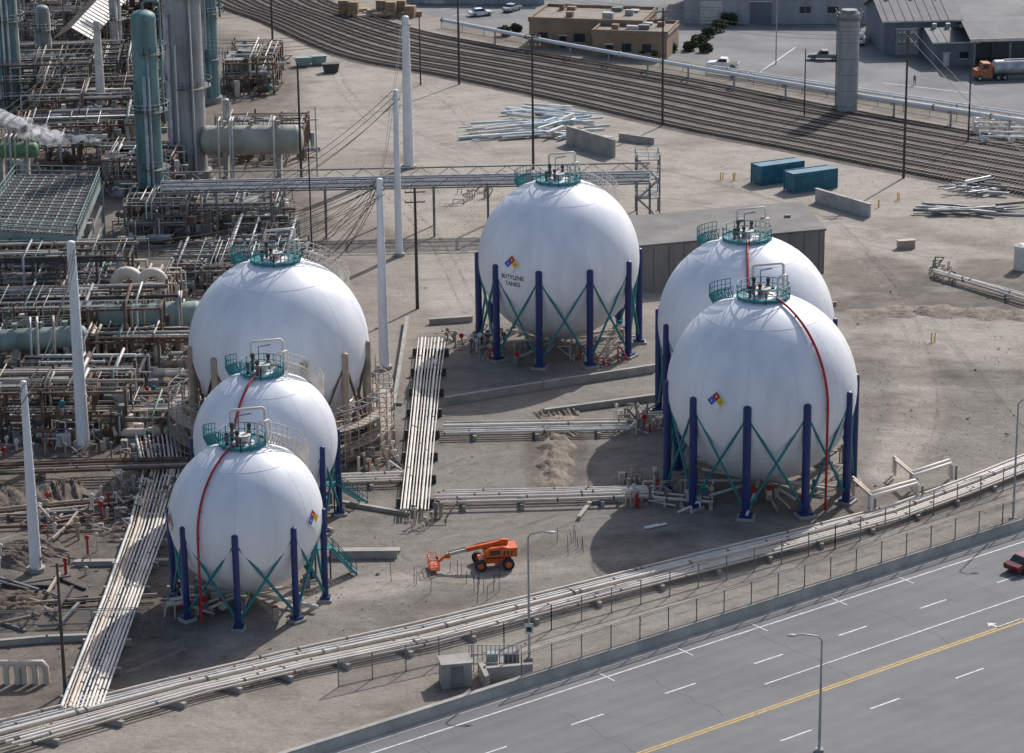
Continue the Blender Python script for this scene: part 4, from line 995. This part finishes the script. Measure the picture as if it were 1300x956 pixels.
for _ in range(500):
    t=random.random(); u,v=(U(900,1300),U(200,240)) if t<.3 else ((U(1060,1300),U(430,600)) if t<.5 else (U(440,660),U(200,320)))
    p=G(u,v)
    for k in range(3):
        e=V(U(-.15,.15),U(-.15,.15),U(.05,.2)); b.add([p,p+V(.05,0,0),p+e],[(0,1,2)],leafB)
b.obj('dry_grass')
# ---------------- steam: many small soft overlapping puffs ----------------
vm=bpy.data.materials.new('steam'); vm.use_nodes=True; N=vm.node_tree.nodes; L_=vm.node_tree.links; N.remove(N['Principled BSDF'])
df=N.new('ShaderNodeBsdfDiffuse'); df.inputs['Color'].default_value=(.97,.97,.98,1); tl=N.new('ShaderNodeBsdfTranslucent'); tl.inputs['Color'].default_value=(.97,.97,.98,1)
m1=N.new('ShaderNodeMixShader'); m1.inputs[0].default_value=.6; L_.new(df.outputs[0],m1.inputs[1]); L_.new(tl.outputs[0],m1.inputs[2])
tr=N.new('ShaderNodeBsdfTransparent')
nz=N.new('ShaderNodeTexNoise'); nz.inputs['Scale'].default_value=.9; nz.inputs['Detail'].default_value=7; nz.inputs['Roughness'].default_value=.6; gg=N.new('ShaderNodeNewGeometry'); L_.new(gg.outputs['Position'],nz.inputs['Vector'])
rp=N.new('ShaderNodeMapRange'); rp.inputs['From Min'].default_value=.36; rp.inputs['From Max'].default_value=.66; rp.inputs['To Max'].default_value=.38; L_.new(nz.outputs['Fac'],rp.inputs['Value'])
m2=N.new('ShaderNodeMixShader'); L_.new(rp.outputs[0],m2.inputs[0]); L_.new(tr.outputs[0],m2.inputs[1]); L_.new(m1.outputs[0],m2.inputs[2]); L_.new(m2.outputs[0],N['Material Output'].inputs['Surface'])
b=MB(); a=G(-25,150,12); c=G(128,184,10)
for k in range(110):
    t=(k/110)**.85; w=(1-t)*1.6+.3; q=a.lerp(c,t)+V(U(-1,1)*w*.6,U(-1,1)*w*.6,U(-1,1)*w*.65+math.sin(t*8)*.5)
    b.ball(q,w*U(.35,.75),vm,12,7,(1.5,1,.8))
st=b.obj('steam_plume')
# ---------------- light, sky, camera ----------------
SD=V(.48*math.cos(rad(38)),.877*math.cos(rad(38)),math.sin(rad(38))).normalized()
sl=bpy.data.lights.new('sun','SUN'); sl.energy=4.1; sl.angle=rad(.5); sl.color=(1,.975,.935); so=bpy.data.objects.new('sun',sl); S.collection.objects.link(so)
so.rotation_euler=SD.to_track_quat('Z','Y').to_euler()
w=bpy.data.worlds.new('World'); S.world=w; w.use_nodes=True; N=w.node_tree.nodes; bg=N['Background']; sk=N.new('ShaderNodeTexSky'); sk.sky_type='NISHITA'; sk.sun_disc=False
sk.sun_elevation=rad(38); sk.sun_rotation=math.atan2(.48,.877); sk.dust_density=2.5; sk.air_density=1.0
w.node_tree.links.new(sk.outputs[0],bg.inputs['Color']); bg.inputs['Strength'].default_value=.135
cd=bpy.data.cameras.new('camera'); cd.sensor_width=36; cd.lens=F/1300*36; cd.clip_end=12000; cd.clip_start=1
co=bpy.data.objects.new('camera',cd); S.collection.objects.link(co); co.matrix_world=Matrix.Translation(CAM)@ROT.to_4x4(); S.camera=co
S.view_settings.view_transform='Standard'; S.view_settings.look='None'; S.view_settings.exposure=0
